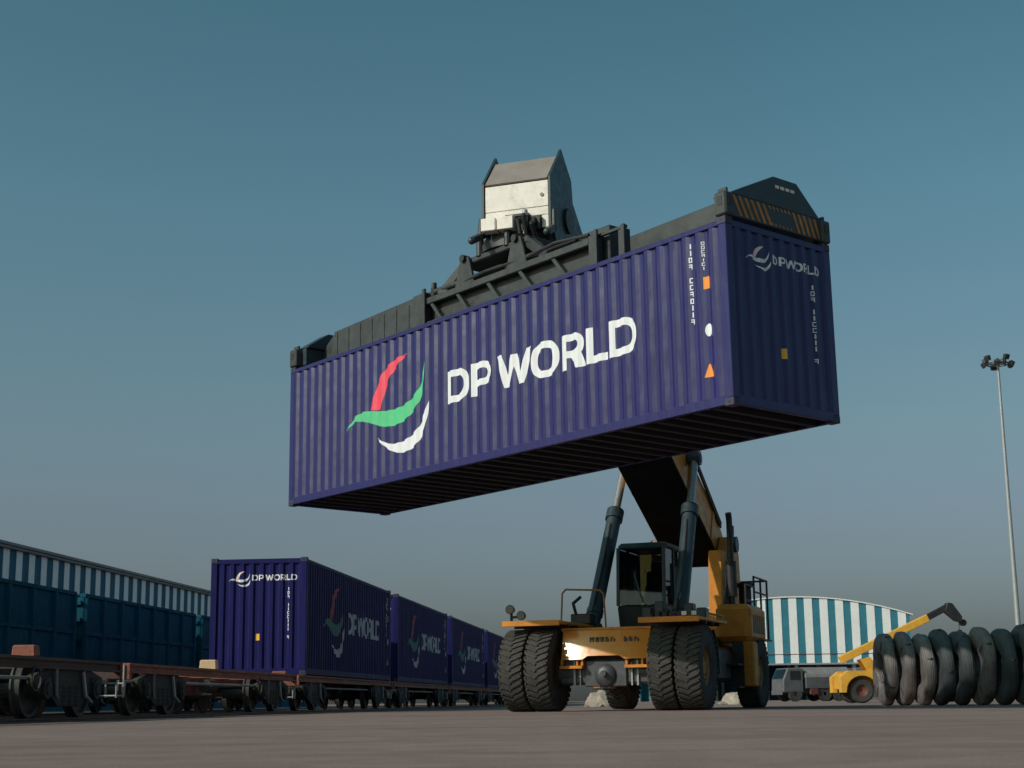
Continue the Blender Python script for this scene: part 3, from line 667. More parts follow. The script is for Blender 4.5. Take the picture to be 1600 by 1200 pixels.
# boom support towers, engine bonnet, tank, counterweight
for sd in (1, -1):
    a, b = sorted((sd * .70, sd * 1.03))
    t_ = MB(); t_.prism([(-6.0, 1.45), (-8.45, 1.45), (-8.2, 3.75), (-7.9, 4.15), (-7.55, 4.15), (-7.1, 3.72), (-6.25, 3.72)], XZ, a, b, .02); rp('boom_tower', t_, 'stacker_yellow')
    n_ = MB(); n_.cyl((-7.75, sd * .65, 3.98), (-7.75, sd * 1.1, 3.98), .20, n=20); rp('pivot_pin', n_, 'teal_dark')
hd = MB(); hd.bb(-7.0, -5.15, 1.05, 1.88, 1.50, 2.36, .12); rp('engine_bonnet', hd, 'stacker_yellow')
hd = MB(); hd.bb(-8.7, -5.6, -1.7, -1.05, 1.50, 1.72, .05); rp('battery_box', hd, 'stacker_yellow')
for sd in (1, -1):
    a, b = sorted((sd * .80, sd * 1.70))
    tk = MB(); tk.prism([(-5.16, .48), (-5.62, .48), (-5.62, 1.49), (-5.16, 1.49)], XZ, *sorted((sd * 1.50, sd * 1.93)), .03); rp('rear_guard', tk, 'stacker_yellow')
    tk = MB(); tk.bb(-4.9, -2.4, *sorted((sd * .80, sd * 1.45)), .62, 1.30, .05); tn = rp('tank', tk, 'grease_metal')
    lk_ = MB(); lk_.cyl((-3.2, sd * 1.1, 1.30), (-3.2, sd * 1.1, 1.36), .09, n=14); rp('filler_cap', lk_, 'black', tn)
    stp = MB(); stp.bb(-5.0, -4.4, *sorted((sd * 1.46, sd * 1.72)), .45, .49); stp.bb(-5.0, -4.4, *sorted((sd * 1.46, sd * 1.72)), .95, .99); stp.bb(-5.03, -4.99, *sorted((sd * 1.46, sd * 1.72)), .45, 1.5); rp('access_step', stp, 'black')
for i in range(6):
    v = MB(); v.bb(-6.7 + i * .22, -6.58 + i * .22, 1.875, 1.888, 1.70, 2.12); rp('grille_slat', v, 'black')
cw = MB(); cw.prism([(-8.05, .70), (-9.3, .95), (-9.3, 2.0), (-8.72, 2.3), (-8.72, 1.5), (-8.05, 1.5)], XZ, -1.15, 1.15, .06); rp('counterweight', cw, 'stacker_yellow')
dk = MB(); dk.bb(-8.7, -4.45, -1.04, 1.04, 1.56, 1.62); rp('rear_deck', dk, 'black')
for y_ in (1.64,):
    r_ = MB(); zs = (2.38, 2.74, 3.10)
    for x in (-5.9, -6.9, -7.7, -8.5): r_.tube([(x, y_, 2.36 if x > -7 else 1.62), (x, y_, 3.12 if x < -6 else 2.86)], .026)
    r_.bb(-8.6, -7.02, 1.05, 1.70, 1.60, 1.64)
    for z in zs[1:]: r_.tube([(-5.9, y_, z - (.25 if z < 3 else .25)), (-6.9, y_, z - (.25)), ], .022); r_.tube([(-6.9, y_, z), (-8.5, y_, z)], .024)
    r_.tube([(-8.5, y_, 3.1), (-8.5, y_ * .5, 3.1), (-8.5, y_ * .5, 2.4)], .024); rp('guard_rail', r_, 'black')
ex = MB(); ex.tube([(-6.35, 1.22, 2.38), (-6.35, 1.22, 4.45), (-6.28, 1.22, 4.60)], .075, 14); ex.cyl((-6.35, 1.22, 2.6), (-6.35, 1.22, 3.45), .13, n=18); rp('exhaust', ex, 'black')
ml = MB(); ml.cyl((-6.9, 1.42, 2.38), (-6.9, 1.42, 2.85), .15, n=18); ml.cyl((-6.9, 1.42, 2.85), (-6.9, 1.42, 2.95), .20, n=18); rp('air_cleaner', ml, 'black')
hs = MB()
for i in range(4): hs.tube([(-6.15, 1.06 + .03 * i, 2.3), (-6.3 - .1 * i, 1.12, 2.8 + .1 * i), (-6.9, 1.10, 3.5 + .07 * i), (-7.4, 1.08, 4.25 + .05 * i)], .028)
rp('hose_bundle', hs, 'black')
# boom
BA = math.atan(.433); ca, sa = math.cos(BA), math.sin(BA)
def bpt(l, off): return (-7.75 + l * ca - off * sa, 3.98 + l * sa + off * ca)     # along the boom / across it
def bpoly(l0, l1, o0, o1): return [bpt(l0, o0), bpt(l1, o0), bpt(l1, o1), bpt(l0, o1)]
b = MB(); b.prism([bpt(-.55, -.25), bpt(.5, -.36), bpt(8.1, -.40), bpt(8.1, .55), bpt(.7, .58), bpt(-.55, .35)], XZ, -.66, .66, .025); bm_ = rp('boom', b, 'stacker_yellow')
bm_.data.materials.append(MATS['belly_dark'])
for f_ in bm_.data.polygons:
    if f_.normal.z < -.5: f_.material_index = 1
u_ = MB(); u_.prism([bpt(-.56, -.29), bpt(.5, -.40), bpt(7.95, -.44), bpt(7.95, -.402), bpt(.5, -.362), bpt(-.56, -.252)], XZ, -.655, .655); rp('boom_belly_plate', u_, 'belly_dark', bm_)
for l in (.9, 3.3, 5.8, 7.95):
    for ya, yb in ((-.69, -.662), (.662, .69)): k_ = MB(); k_.prism(bpoly(l - .08, l + .08, -.36, .56), XZ, ya, yb); rp('boom_stiffener', k_, 'stacker_yellow', bm_)
i_ = MB(); i_.prism(bpoly(7.2, 12.4, -.30, .44), XZ, -.52, .52, .02); rp('boom_inner_section', i_, 'spreader_dark')
for sd in (1, -1):
    lg = MB(); lg.cyl((-4.62, sd * .66, 5.72), (-4.62, sd * 1.0, 5.72), .10, n=16); rp('cylinder_pin', lg, 'teal_dark', bm_)
hz_ = MB()
for i in range(3): hz_.tube([(*bpt(.2, .40 + i * .06)[:1], .70, bpt(.2, .40 + i * .06)[1]), (bpt(3.5, .62)[0], .72, bpt(3.5, .62 + .05 * i)[1]), (bpt(8, .62)[0], .70, bpt(8, .62 + .05 * i)[1])], .03)
rp('boom_hose', hz_, 'black', bm_)
# boom head with cream cover
he = MB(); he.prism([(5.02, 9.46), (4.48, 10.06), (3.95, 9.75), (3.5, 9.20), (3.5, 8.55), (5.02, 8.62)], XZ, -.55, .55, .01); hd_ = rp('boom_head', he, 'teal_dark')
fc = MB(); fc.bb(5.022, 5.06, -.60, .62, 8.98, 9.47, .008); rp('cover_plate', fc, 'cream', hd_)
fc = MB(); fc.bb(5.022, 5.055, -.60, .62, 8.82, 8.974, .008); rp('cover_plate', fc, 'cream', hd_)
fc = MB(); fc.bb(5.022, 5.055, .49, .62, 8.58, 8.814, .006); rp('cover_plate', fc, 'cream', hd_)
rfp = MB(); rfp.bar((5.06, 0, 9.50), (4.50, 0, 10.09), 1.20, .03); rp('cover_roof', rfp, 'grey_roof', hd_)
for sd in (1, -1):
    ck = MB(); ck.prism([(5.07, 9.44), (5.07, 9.54), (4.40, 10.27), (4.33, 10.22), (3.82, 9.82), (3.75, 9.40), (3.15, 8.95), (3.0, 8.3), (4.7, 8.3), (4.9, 8.60), (5.07, 8.60)], XZ, *sorted((sd * .622, sd * .665))); rp('cheek_plate', ck, 'teal_dark', hd_, 0)
    pk = MB(); pk.cyl((4.1, sd * .66, 8.95), (4.1, sd * .72, 8.95), .24, n=20); rp('head_pin', pk, 'black', hd_)
for y0, y1 in ((-.60, -.32), (-.29, .02)):
    q = MB(); q.bb(5.06, 5.30, y0, y1, 8.56, 8.80, .012); rp('control_box', q, 'cream', hd_)
q = MB(); q.bb(5.06, 5.16, -.18, .2, 8.815, 8.86); rp('cover_slot', q, 'black', hd_)
q = MB(); q.cyl((5.055, .50, 9.20), (5.075, .50, 9.20), .035, n=12); rp('cover_bolt', q, 'grey_roof', hd_)
q = MB(); q.tube([(5.06, .10, 8.8), (5.3, .12, 8.7), (5.25, .14, 8.45)], .04); q.tube([(5.06, .22, 8.85), (5.35, .24, 8.75), (5.2, .25, 8.4)], .045); q.tube([(5.1, .38, 8.75), (5.3, .38, 8.6), (5.1, .40, 8.35)], .05); q.box((5.1, .30, 8.66), (.12, .36, .26)); rp('head_hoses', q, 'black', hd_)
q = MB(); q.cyl((5.2, .22, 8.45), (5.2, .22, 8.9), .05, n=12); rp('damper', q, 'pipe_grey', hd_)
dw = MB(); dw.cyl((4.45, -.02, 8.48), (4.45, -.02, 8.62), .62, n=30); rp('rotator_flange', dw, 'spreader_dark', hd_)
for sd in (1, -1):
    q = MB(); q.bar((4.9, sd * .70, 8.62), (5.45, sd * .72, 8.36), .10, .12, .01); q.sphere((5.45, sd * .72, 8.36), .07); rp('damping_arm', q, 'spreader_dark', hd_)
    q = MB(); q.tube([(5.0, sd * .70, 8.9), (5.05, sd * .72, 8.5)], .05); rp('damping_cylinder', q, 'spreader_dark', hd_)

# ------------------------------------------------------------------ rail wagons
WR = .42
def rail_wheel_mesh():
    m = MB(); m.lathe([(.06, -.09), (.12, -.09), (.15, -.03), (.33, -.02), (.36, -.07), (WR - .012, -.07), (WR, .02), (WR + .028, .035), (WR + .028, .06), (.36, .06), (.33, .02), (.15, .03), (.12, .06), (.06, .06)], 36, 'Y'); return m.mesh('wheel', 'wheel_steel')
RWM = rail_wheel_mesh()
def frame_mesh():
    m = MB()
    m.prism([(-1.35, .50), (-1.15, .34), (-.80, .34), (-.62, .26), (-.45, .16), (.45, .16), (.62, .26), (.80, .34), (1.15, .34), (1.35, .50), (1.35, .60), (.75, .72), (-.75, .72), (-1.35, .60)], XZ, -.06, .06, .012)
    return m.mesh('side_frame', 'bogie')
def spring_mesh():
    m = MB()
    for x in (-.26, 0, .26):
        m.cyl((x, 0, .20), (x, 0, .50), .06, n=10)
        for k in range(5): m.cyl((x, 0, .21 + k * .06), (x, 0, .235 + k * .06), .10, n=12)
    return m.mesh('spring_nest', 'bogie')
def axlebox_mesh():
    m = MB(); m.cyl((0, -.12, 0), (0, .12, 0), .15, n=16); m.cyl((0, -.14, 0), (0, -.12, 0), .09, n=12); m.box((0, 0, .12), (.34, .2, .10), bev=.02); return m.mesh('axle_box', 'bogie')
def axle_mesh():
    m = MB(); m.cyl((0, -1.02, 0), (0, 1.02, 0), .08, n=12); return m.mesh('axle', 'bogie')
def bolster_mesh():
    m = MB(); m.box((0, 0, .5), (.42, 2.0, .22), bev=.03); return m.mesh('bolster', 'bogie')
def brake_mesh():
    m = MB()
    for sd in (-1, 1):
        m.bar((-.35, sd * .55, .30), (.35, sd * .55, .55), .05, .08); m.bar((sd * .45, -.8, .35), (sd * .45, .8, .35), .08, .08)
        m.bar((sd * .48, .84, .25), (sd * .48, .84, .62), .14, .10)
    return m.mesh('brake_rigging', 'bogie')
def lever_mesh():
    m = MB(); m.bar((-.1, 0, .68), (.05, 0, .30), .03, .07); m.tube([(.05, 0, .32), (.3, 0, .22)], .025); return m.mesh('brake_lever', 'pipe_grey')
BM = dict(f=frame_mesh(), s=spring_mesh(), b=axlebox_mesh(), a=axle_mesh(), o=bolster_mesh(), r=brake_mesh(), l=lever_mesh())
def bogie(parent, x, half=.98):
    b = bpy.data.objects.new('bogie', None); COL.objects.link(b); b.parent = parent; b.location = (x, 0, RAIL); b.empty_display_size = .1
    for sx in (-half, half):
        link('axle', BM['a'], b, (sx, 0, WR))
        for sd in (-1, 1):
            link('wheel', RWM, b, (sx, sd * .84, WR), (0, 0, 0 if sd < 0 else math.pi))
            link('axle_box', BM['b'], b, (sx, sd * 1.06, WR), (0, 0, 0 if sd < 0 else math.pi))
    for sd in (-1, 1):
        link('side_frame', BM['f'], b, (0, sd * 1.06, 0)); link('spring_nest', BM['s'], b, (0, sd * 1.06, -.02)); link('brake_lever', BM['l'], b, (.5, sd * 1.16, 0)); link('brake_lever', BM['l'], b, (-.62, sd * 1.16, .02), (0, 0, .3))
    link('bolster', BM['o'], b); link('brake_rigging', BM['r'], b)
    return b
def flat_wagon(s0, s1, label, loaded, bog, stops, group, RED='wagon_red'):
    o = TRACK1 + TD * ((s0 + s1) / 2); half = (s1 - s0) / 2
    t = thing('flat_wagon', label, 'wagon', o, TRZ, group)
    sill = MB(); D = DECK - .003
    sill.bb(-half, half, -.22, .22, .60, D, .01); sill.obj('centre_sill', RED, t)
    for y in (1.14, -1.14):
        b = MB(); b.bb(-half + .02, half - .02, y - .06, y + .06, D - .045, D, .004); b.bb(-half + .02, half - .02, y - .012, y + .012, D - .13, D - .045); b.bb(-half + .02, half - .02, y - .06, y + .06, D - .16, D - .13, .004); b.obj('side_sill', RED, t, smooth=0)
    for e in (-1, 1):
        b = MB(); b.bb(*sorted((e * half, e * (half - .10))), -1.2, 1.2, D - .27, D - .003, .012); b.obj('headstock', RED, t)
        c = MB(); c.bb(*sorted((e * half, e * (half + .16))), -.10, .10, .66, .86, .02); c.box((e * (half + .13), 0, .76), (.10, .26, .30), bev=.03); c.obj('coupler', 'bogie', t)
        h_ = MB(); h_.tube([(e * half, .35, .7), (e * (half + .12), .38, .5), (e * (half + .13), .40, .36)], .03); h_.obj('brake_hose', 'black', t)
        l_ = MB(); 
        for yy in (-1.1, -.8): l_.tube([(e * (half + .012), yy, .35), (e * (half + .012), yy, .88)], .016)
        l_.tube([(e * (half + .012), -1.1, .38), (e * (half + .012), -.8, .38)], .016); l_.tube([(e * (half + .012), -1.1, .58), (e * (half + .012), -.8, .58)], .016); l_.obj('step_ladder', 'pipe_grey', t)
    n = int((s1 - s0) / 1.45)
    cmm = MB(); cmm.bb(-.06, .06, -.4275, .4275, D - .15, D - .01); me = cmm.mesh('cross_bearer', RED, 0)
    for i in range(1, n):
        for yy in (-.6525, .6525): link('cross_bearer', me, t, (-half + i * (s1 - s0) / n, yy, 0))
    for x in bog: bogie(t, x - (s0 + s1) / 2)
    for x, m, h_, y in stops:
        xx = x - (s0 + s1) / 2; b = MB(); b.prism([(-.18, 0), (.18, 0), (.165, h_), (-.165, h_)], YZ, -.09, .09, .02); b.obj('container_stop', m, t, (xx, y, D - .002))
    # brake gear under the middle
    m = MB(); m.cyl((-.9, .45, .62), (.2, .45, .62), .18, n=18); m.obj('air_reservoir', 'bogie', t)
    m = MB(); m.cyl((.7, -.5, .6), (1.2, -.5, .6), .14, n=16); m.cyl((1.2, -.5, .6), (2.2, -.5, .6), .03, n=8); m.obj('brake_cylinder', 'bogie', t)
    m = MB(); m.tube([(-half + .2, -1.0, .62), (half - .2, -1.0, .62)], .025); m.obj('brake_pipe', 'pipe_grey', t)
    m = MB(); m.prism([(-2.2, .68), (2.2, .68), (1.5, .42), (-1.5, .42)], XZ, -.2, .2, .01); m.obj('fish_belly', RED, t)
    hw = MB(); hw.lathe([(.15, -.012), (.175, -.012), (.175, .012), (.15, .012)], 20, 'Y'); hw.obj('hand_brake_wheel', 'bogie', t, (half - 3.6, -1.23, .60))
    return t
PIT = CL + 1.424
WG = 'flat wagons coupled in the train'
flat_wagon(-12.7, -.80, 'empty rust red flat wagon coupled right in front of the first loaded one', False, (-10.7, -2.75), ((-7.0, 'wagon_tan', .20, -.85), (-7.0, 'wagon_red', .16, .85), (-12.2, 'wagon_red', .10, .9), (-1.3, 'wagon_red', .08, -.9)), WG)
flat_wagon(-25.4, -13.06, 'empty rust red flat wagon farthest from the loaded containers', False, (-23.3, -15.1), ((-16.4, 'wagon_red', .17, -.95), (-16.4, 'wagon_red', .15, .9), (-24.6, 'wagon_red', .18, -.9)), WG, 'wagon_dark')
for i in range(6):
    s0 = i * PIT - .58; s1 = i * PIT + CL + .58
    flat_wagon(s0, s1, 'flat wagon carrying the dark blue container with the lit end panel' if i == 0 else f'flat wagon carrying the {names[i]} blue container of the train', True, (s0 + 2.1, s1 - 2.1), (), WG)

# open box wagons on the next track
def box_wagon(s0, L_, label):
    o = TRACK2 + TD * (s0 + L_ / 2); t = thing('open_wagon', label, 'wagon', o, TRZ, 'blue open wagons on the far track'); h_ = L_ / 2
    zb, zt = 1.12, 3.2
    for y in (1.40, -1.40):
        n = 7; wdt = L_ / n
        pm = MB(); pm.bb(-wdt / 2 + .004, wdt / 2 - .004, -.012, .012, zb + .1, zt - .08); me = pm.mesh('side_sheet', 'wagon_blue', 0)
        for i in range(n): link('side_sheet', me, t, (-h_ + (i + .5) * wdt, y + random.uniform(-.004, .004), 0))
        rm = MB(); rm.prism([(-.08, 0), (.08, 0), (.05, .10), (-.05, .10)], lambda p, q, d: (p, q if y > 0 else -q, d), zb + .02, zt - .05); me = rm.mesh('rib', 'wagon_blue', 0)
        for i in range(n + 1): link('rib', me, t, (min(max(-h_ + i * wdt, -h_ + .09), h_ - .09), y, 0))
        b = MB(); b.bb(-h_, h_, y - .07, y + .09, zt - .10, zt, .01); b.obj('top_coping', 'wagon_blue', t)
        b = MB(); b.bb(-h_, h_, y - .05, y + .05, zb - .18, zb + .09, .01); b.obj('side_sill', 'wagon_blue', t)
        for i in (2, 4):
            d_ = MB(); d_.bb(-.55, .55, -.02, .02, zb + .12, zb + .95, .008); d_.obj('drop_door', 'wagon_blue', t, (-h_ + (i + .5) * wdt, y + .035 * (1 if y > 0 else -1), 0))
        b = MB(); b.bb(-h_ + .15, h_ - .15, y + (.03 if y > 0 else -.07), y + (.07 if y > 0 else -.03), 2.10, 2.2); b.obj('waist_rail', 'wagon_blue', t)
    for e in (-1, 1):
        b = MB(); b.bb(*sorted((e * h_, e * (h_ - .03))), -1.38, 1.38, zb, zt - .1); b.obj('end_sheet', 'wagon_blue', t, smooth=0)
        for z in (1.5, 2.0, 2.5, 2.95):
            r = MB(); r.bb(*sorted((e * (h_ + .002), e * (h_ + .07))), -1.36, 1.36, z - .06, z + .06, .01); r.obj('end_rib', 'wagon_blue', t)
        c = MB(); c.bb(*sorted((e * h_, e * (h_ + .32))), -.1, .1, .85, 1.05, .02); c.obj('coupler', 'bogie', t)
    f = MB(); f.bb(-h_, h_, -1.38, 1.38, zb - .1, zb); f.bb(-h_, h_, -.2, .2, .75, zb - .1); f.obj('underframe', 'bogie', t)
    bogie(t, -h_ + 1.8); bogie(t, h_ - 1.8)
    return t
box_wagon(-5.05, 10.0, 'dark blue ribbed open wagon ahead of the wagon beside the train head')
box_wagon(5.6, 10.0, 'dark blue ribbed open wagon directly alongside the empty flat wagons')
box_wagon(16.25, 10.0, 'dark blue ribbed open wagon half hidden behind the first blue container')

# ------------------------------------------------------------------ striped warehouse behind the wagons
wo = Vector((-30.06, 90, 0))
wh = thing('warehouse', 'long warehouse with a band of blue and white sheets under its eaves', 'warehouse', wo, TRZ)
# local x along the wall, y to the left (inwards), wall face at y=0
pm = MB(); pm.bb(-.55, .55, .0, .05, 7.55, 9.44); mb_ = pm.mesh('blue_sheet', 'wall_deep', 0)
pm = MB(); pm.bb(-.44, .44, -.03, .02, 7.55, 9.44); mw_ = pm.mesh('white_sheet', 'wall_white', 0)
per = 1.9
for i in range(-14, 46):
    link('blue_sheet', mb_, wh, (i * per, 0, 0)); link('white_sheet', mw_, wh, (i * per + .95, 0, 0))
lw = MB(); lw.bb(-30, 90, .06, .3, 0, 7.45); lw.obj('lower_wall', 'wall_lower', wh, smooth=0)
for i in range(0, 24):
    p = MB(); p.bb(-30 + i * 5.2, -29.7 + i * 5.2, -.05, .055, 0, 7.44); p.obj('wall_post', 'wall_lower', wh, smooth=0)
g_ = MB(); g_.bb(-30, 90, -.06, .4, 7.455, 7.545); g_.obj('flashing', 'roof_grey', wh, smooth=0)
g_ = MB(); g_.bb(-30.3, 90.3, -.30, .5, 9.45, 9.62, .03); g_.obj('gutter', 'roof_grey', wh, smooth=0)
rf = MB(); rf.prism([(-.4, 9.63), (15, 11.9), (30.4, 9.63), (30.4, 9.8), (15, 12.07), (-.4, 9.8)], YZ, -30.2, 90.2); rf.obj('roof', 'roof_grey', wh, smooth=0)
bw = MB(); bw.bb(-30, 90, 29.7, 30, 0, 9.62); bw.obj('rear_wall', 'wall_lower', wh, smooth=0)
for x in (-30, 90):
    e_ = MB(); e_.prism([(.31, 0), (29.69, 0), (29.69, 9.6), (15, 11.85), (.31, 9.6)], YZ, x - .1 + (.12 if x < 0 else -.12), x + .1 + (.12 if x < 0 else -.12)); e_.obj('gable_wall', 'wall_lower', wh, smooth=0)

# ------------------------------------------------------------------ open shed with striped gable on the right
sh = thing('storage_shed', 'open sided shed with tall white and blue striped gable', 'shed', (34.15, 190, 0))
def gz_(x): return 12.3 - .0112 * x * x
per = 1.9; k = 0
x = -14.0
while x < 13.9:
    for m, wd, dy in (('white_sheet', 1.0, 0), ('blue_sheet', .9, .05)):
        a, b = x, min(x + wd, 14.05)
        if b - a > .05:
            for z0, z1 in ((4.4, 5.42), (5.50, None)):
                t0, t1 = (z1, z1) if z1 else (gz_(a), gz_(b))
                poly = [(a + .01, z0), (b - .01, z0), (b - .01, t1)] + ([(0, gz_(0))] if (z1 is None and a < 0 < b) else []) + [(a + .01, t0)]
                p = MB(); p.prism(poly, XZ, dy, dy + .06); p.obj(m, 'wall_white' if m[0] == 'w' else 'wall_blue', sh, smooth=0)
        x += wd
b = MB(); b.bb(-14.1, 14.1, -.02, .12, 5.425, 5.495); b.obj('girt', 'brake_red', sh)
b = MB(); b.bb(-14.1, 14.1, -.05, .2, 4.2, 4.395); b.obj('lintel', 'galv', sh)
xs_ = [-14.4 + 28.8 * i / 16 for i in range(17)]
rf = MB(); rf.prism([(x_, gz_(x_) + .03) for x_ in xs_] + [(x_, gz_(x_) + .16) for x_ in xs_[::-1]], XZ, -.12, 70); rf.obj('roof', 'wall_white', sh, smooth=0)
for xx in (-14, 14):
    s_ = MB(); s_.bb(xx - .06, xx + .06, .2, 70, 4.4, gz_(14) - .02); s_.obj('side_cladding', 'wall_blue', sh, smooth=0)
for xx in (-13.9, -7, 0, 7, 13.9):
    for yy in (.5, 23, 46, 69):
        c_ = MB(); c_.bb(xx - .2, xx + .2, yy - .2, yy + .2, 0, 4.4 if abs(xx) > 13 else 10); c_.obj('column', 'galv', sh, smooth=0)
bw = MB(); bw.bb(-14, 14, 69.6, 69.9, 0, 10); bw.obj('rear_wall', 'wall_lower', sh, smooth=0)

# ------------------------------------------------------------------ light mast
ms = thing('light_mast', 'tall tapering steel floodlight mast with a ring of dark lamps', 'light mast', (45.2, 140, 0))
p = MB(); p.cyl((0, 0, 0), (0, 0, 30.4), .27, .11, 20); p.cyl((0, 0, 0), (0, 0, .5), .5, n=20); p.obj('pole', 'galv', ms)
r = MB(); r.lathe([(.95, 30.35), (1.05, 30.35), (1.05, 30.47), (.95, 30.47)], 24, 'Z')
for a in range(0, 360, 60): r.bar((0, 0, 30.4), (math.cos(R(a)), math.sin(R(a)), 30.4), .06, .08)
r.obj('lamp_ring', 'flood_dark', ms)
for i, a in enumerate(range(10, 370, 40)):
    f = MB(); f.box((0, 0, 0), (.34, .55, .48), rot=(0, .5, 0), bev=.05); f.box((-.18, 0, .1), (.2, .3, .3), bev=.03)
    q = f.obj('floodlight', 'flood_dark', ms, (1.3 * math.cos(R(a)), 1.3 * math.sin(R(a)), 30.55 + (.32 if i % 2 else -.2)), (0, 0, R(a)))
h = MB(); h.cyl((0, 0, 30.4), (0, 0, 31.0), .2, .1, 14); h.obj('head_frame', 'flood_dark', ms)

# ------------------------------------------------------------------ steel wire coils
def coil_obj(i, c, r, wd, face, rot, tilt):
    t = thing('steel_coil', 'x', 'coil', (c[0], c[1], 0), rot)
    ri = r * .42; rq = random.Random(50 + i); m = MB(); n = 72
    prof = []
    for q in range(20):                                   # rounded rectangular bundle section
        a = 2 * math.pi * q / 20; ex = .5
        prof.append(((ri + r) / 2 + (r - ri) / 2 * math.copysign(abs(math.cos(a)) ** ex, math.cos(a)), wd / 2 * math.copysign(abs(math.sin(a)) ** ex, math.sin(a))))
    m.lathe(prof, n, 'X')
    ph = [rq.uniform(0, 6.28) for _ in range(6)]
    for v in m.bm.verts:                                  # loosely wound: the loops wander in and out
        a = math.atan2(v.co.z, v.co.y); rad = math.hypot(v.co.y, v.co.z); k_ = (rad - ri) / (r - ri)
        d = .012 * math.sin(3 * a + ph[0]) + .010 * math.sin(5 * a + ph[1] + 2 * k_) + rq.uniform(-.006, .006)
        if k_ > .7: d = min(d, 0) * .8
        v.co.y += d * math.cos(a); v.co.z += d * math.sin(a); v.co.x += .014 * math.sin(4 * a + ph[2] + 3 * k_) * (1 if wd > .2 else .5)
    o = m.obj('windings', face, t, (0, 0, r), smooth=50)
    for a in (.5, 2.1, 3.7, 5.3):
        s_ = MB(); s_.lathe([(.5, -.02), (.5, .02), (.53, .02), (.53, -.02)], 16, 'Z')
        for v in s_.bm.verts: v.co = Vector((v.co.x * (wd / 1.0 + .012) , v.co.z, (ri + r) / 2 + v.co.y * (r - ri + .012)))
        s_.obj('tie_band', 'strap', t, (0, 0, r), (a + i * .4, 0, 0))
    t.rotation_euler = (0, 0, rot)
    return t
base = Vector((8.93, 37.9)); STEP = Vector((.296, -.57)); rotz = 0.0
cl = ['pale steel wire coil at the end of the row by the yellow crane', 'pale steel wire coil second from the yellow crane', 'pale steel wire coil third from the yellow crane',
      'dark steel wire coil next to the three pale ones', 'dark steel wire coil, fifth in the row from the yellow crane', 'greyish steel wire coil, sixth in the row from the yellow crane', 'dark steel wire coil, seventh in the row from the yellow crane',
      'dark steel wire coil, eighth in the row from the yellow crane', 'dark steel wire coil, ninth in the row from the yellow crane', 'dark steel wire coil, tenth in the row from the yellow crane', 'dark steel wire coil, eleventh in the row from the yellow crane', 'dark steel wire coil at the row end farthest from the yellow crane']
rads = [.86, .87, .83, .87, .84, .87, .83, .86, .85, .87, .86, .87]
faces = ['coil_lit', 'coil_lit', 'coil_lit', 'coil_shade', 'coil_shade', 'coil_lit', 'coil_shade', 'coil_shade', 'coil_shade', 'coil_shade', 'coil_shade', 'coil_shade']  # sun and container shadow along the row put into the coil colours
rnd = random.Random(4); pos = base.copy()
for i in range(12):
    wd = .285
    perp = Vector((0, rnd.uniform(-.06, .06)))
    t = coil_obj(i, pos + perp, rads[i], wd, faces[i], rotz + rnd.uniform(-.012, .012), 0)
    tag(t, cl[i], 'coil', 'steel wire coils lined up on the yard')
    pos = pos + STEP

# ------------------------------------------------------------------ yellow pick-and-carry crane behind the coils (Y ~ 60)
cr = thing('mobile_crane', 'small yellow mobile crane with dark tipped boom behind the steel coils', 'crane', (12.2, 60, 0))
def cpart(n, mb, m, p=cr, smooth=28): return mb.obj(n, m, p, smooth=smooth)
def cw_(x, y):
    wo_ = bpy.data.objects.new('wheel', None); COL.objects.link(wo_); wo_.parent = cr; wo_.location = (x, y, .46); wo_.empty_display_size = .1
    a = MB(); a.lathe([(.22, -.15), (.40, -.17), (.46, -.12), (.46, .12), (.40, .17), (.22, .15)], 32, 'Y'); a.obj('tyre', 'rubber', wo_)
    a = MB(); a.lathe([(.03, -.06), (.20, -.10), (.235, -.13), (.235, .13), (.20, .10), (.03, .06)], 24, 'Y'); a.obj('rim', 'brake_red', wo_)
for y_ in (-.85, .85): cw_(.80, y_); cw_(4.6, y_)
pts = [(.80 + .60 * math.cos(R(a)), .46 + .56 * math.sin(R(a))) for a in range(0, 181, 15)]
for y0, y1 in ((-1.12, -.62), (.62, 1.12)):
    m = MB(); m.prism([(.02, .40), (.02, .98), (.30, 1.20), (1.25, 1.20), (1.60, .98), (1.60, .40), (1.40, .40)] + pts[0:] + [(.20, .40)], XZ, y0, y1); cpart('rear_fender', m, 'machine_yellow', smooth=0)
m = MB(); m.bb(1.62, 5.6, -.8, .8, .50, 1.25, .05); m.bb(.1, 1.7, -.60, .60, .5, 1.1, .04); cpart('chassis', m, 'machine_yellow')
m = MB(); m.bb(2.6, 4.2, .05, 1.0, 1.252, 2.2, .06); cb_ = cpart('cab', m, 'machine_yellow')
m = MB(); m.bb(2.75, 4.05, -.0, .045, 1.55, 2.1); cpart('cab_window', m, 'cab_glass', cb_, 0)
for y_ in (-.35, .35):
    m = MB(); m.prism([(.95, 1.62), (1.3, 1.72), (1.95, .95), (1.95, .70), (1.45, .70)], XZ, y_ - .05, y_ + .05, .01); cpart('boom_bracket', m, 'machine_yellow')
bA, bB, bC = Vector((.25, 0, 1.62)), Vector((3.7, 0, 3.18)), Vector((4.55, 0, 3.62))
m = MB(); m.bar(bA, bB, .36, .28, .02); bo_ = cpart('boom', m, 'machine_yellow')
m = MB(); m.bar(bB - (bB - bA) * .12, bC, .30, .24, .015); cpart('boom_extension', m, 'black', bo_)
m = MB(); m.prism([(4.35, 3.40), (4.45, 3.75), (4.65, 3.72), (5.0, 3.2), (4.95, 3.0), (4.75, 3.05)], XZ, -.2, .2, .02); cpart('boom_nose', m, 'black', bo_)
m = MB(); m.cyl((1.5, .0, 1.1), (2.3, 0, 2.45), .09, n=14); cpart('lift_ram', m, 'steel_rod', bo_)
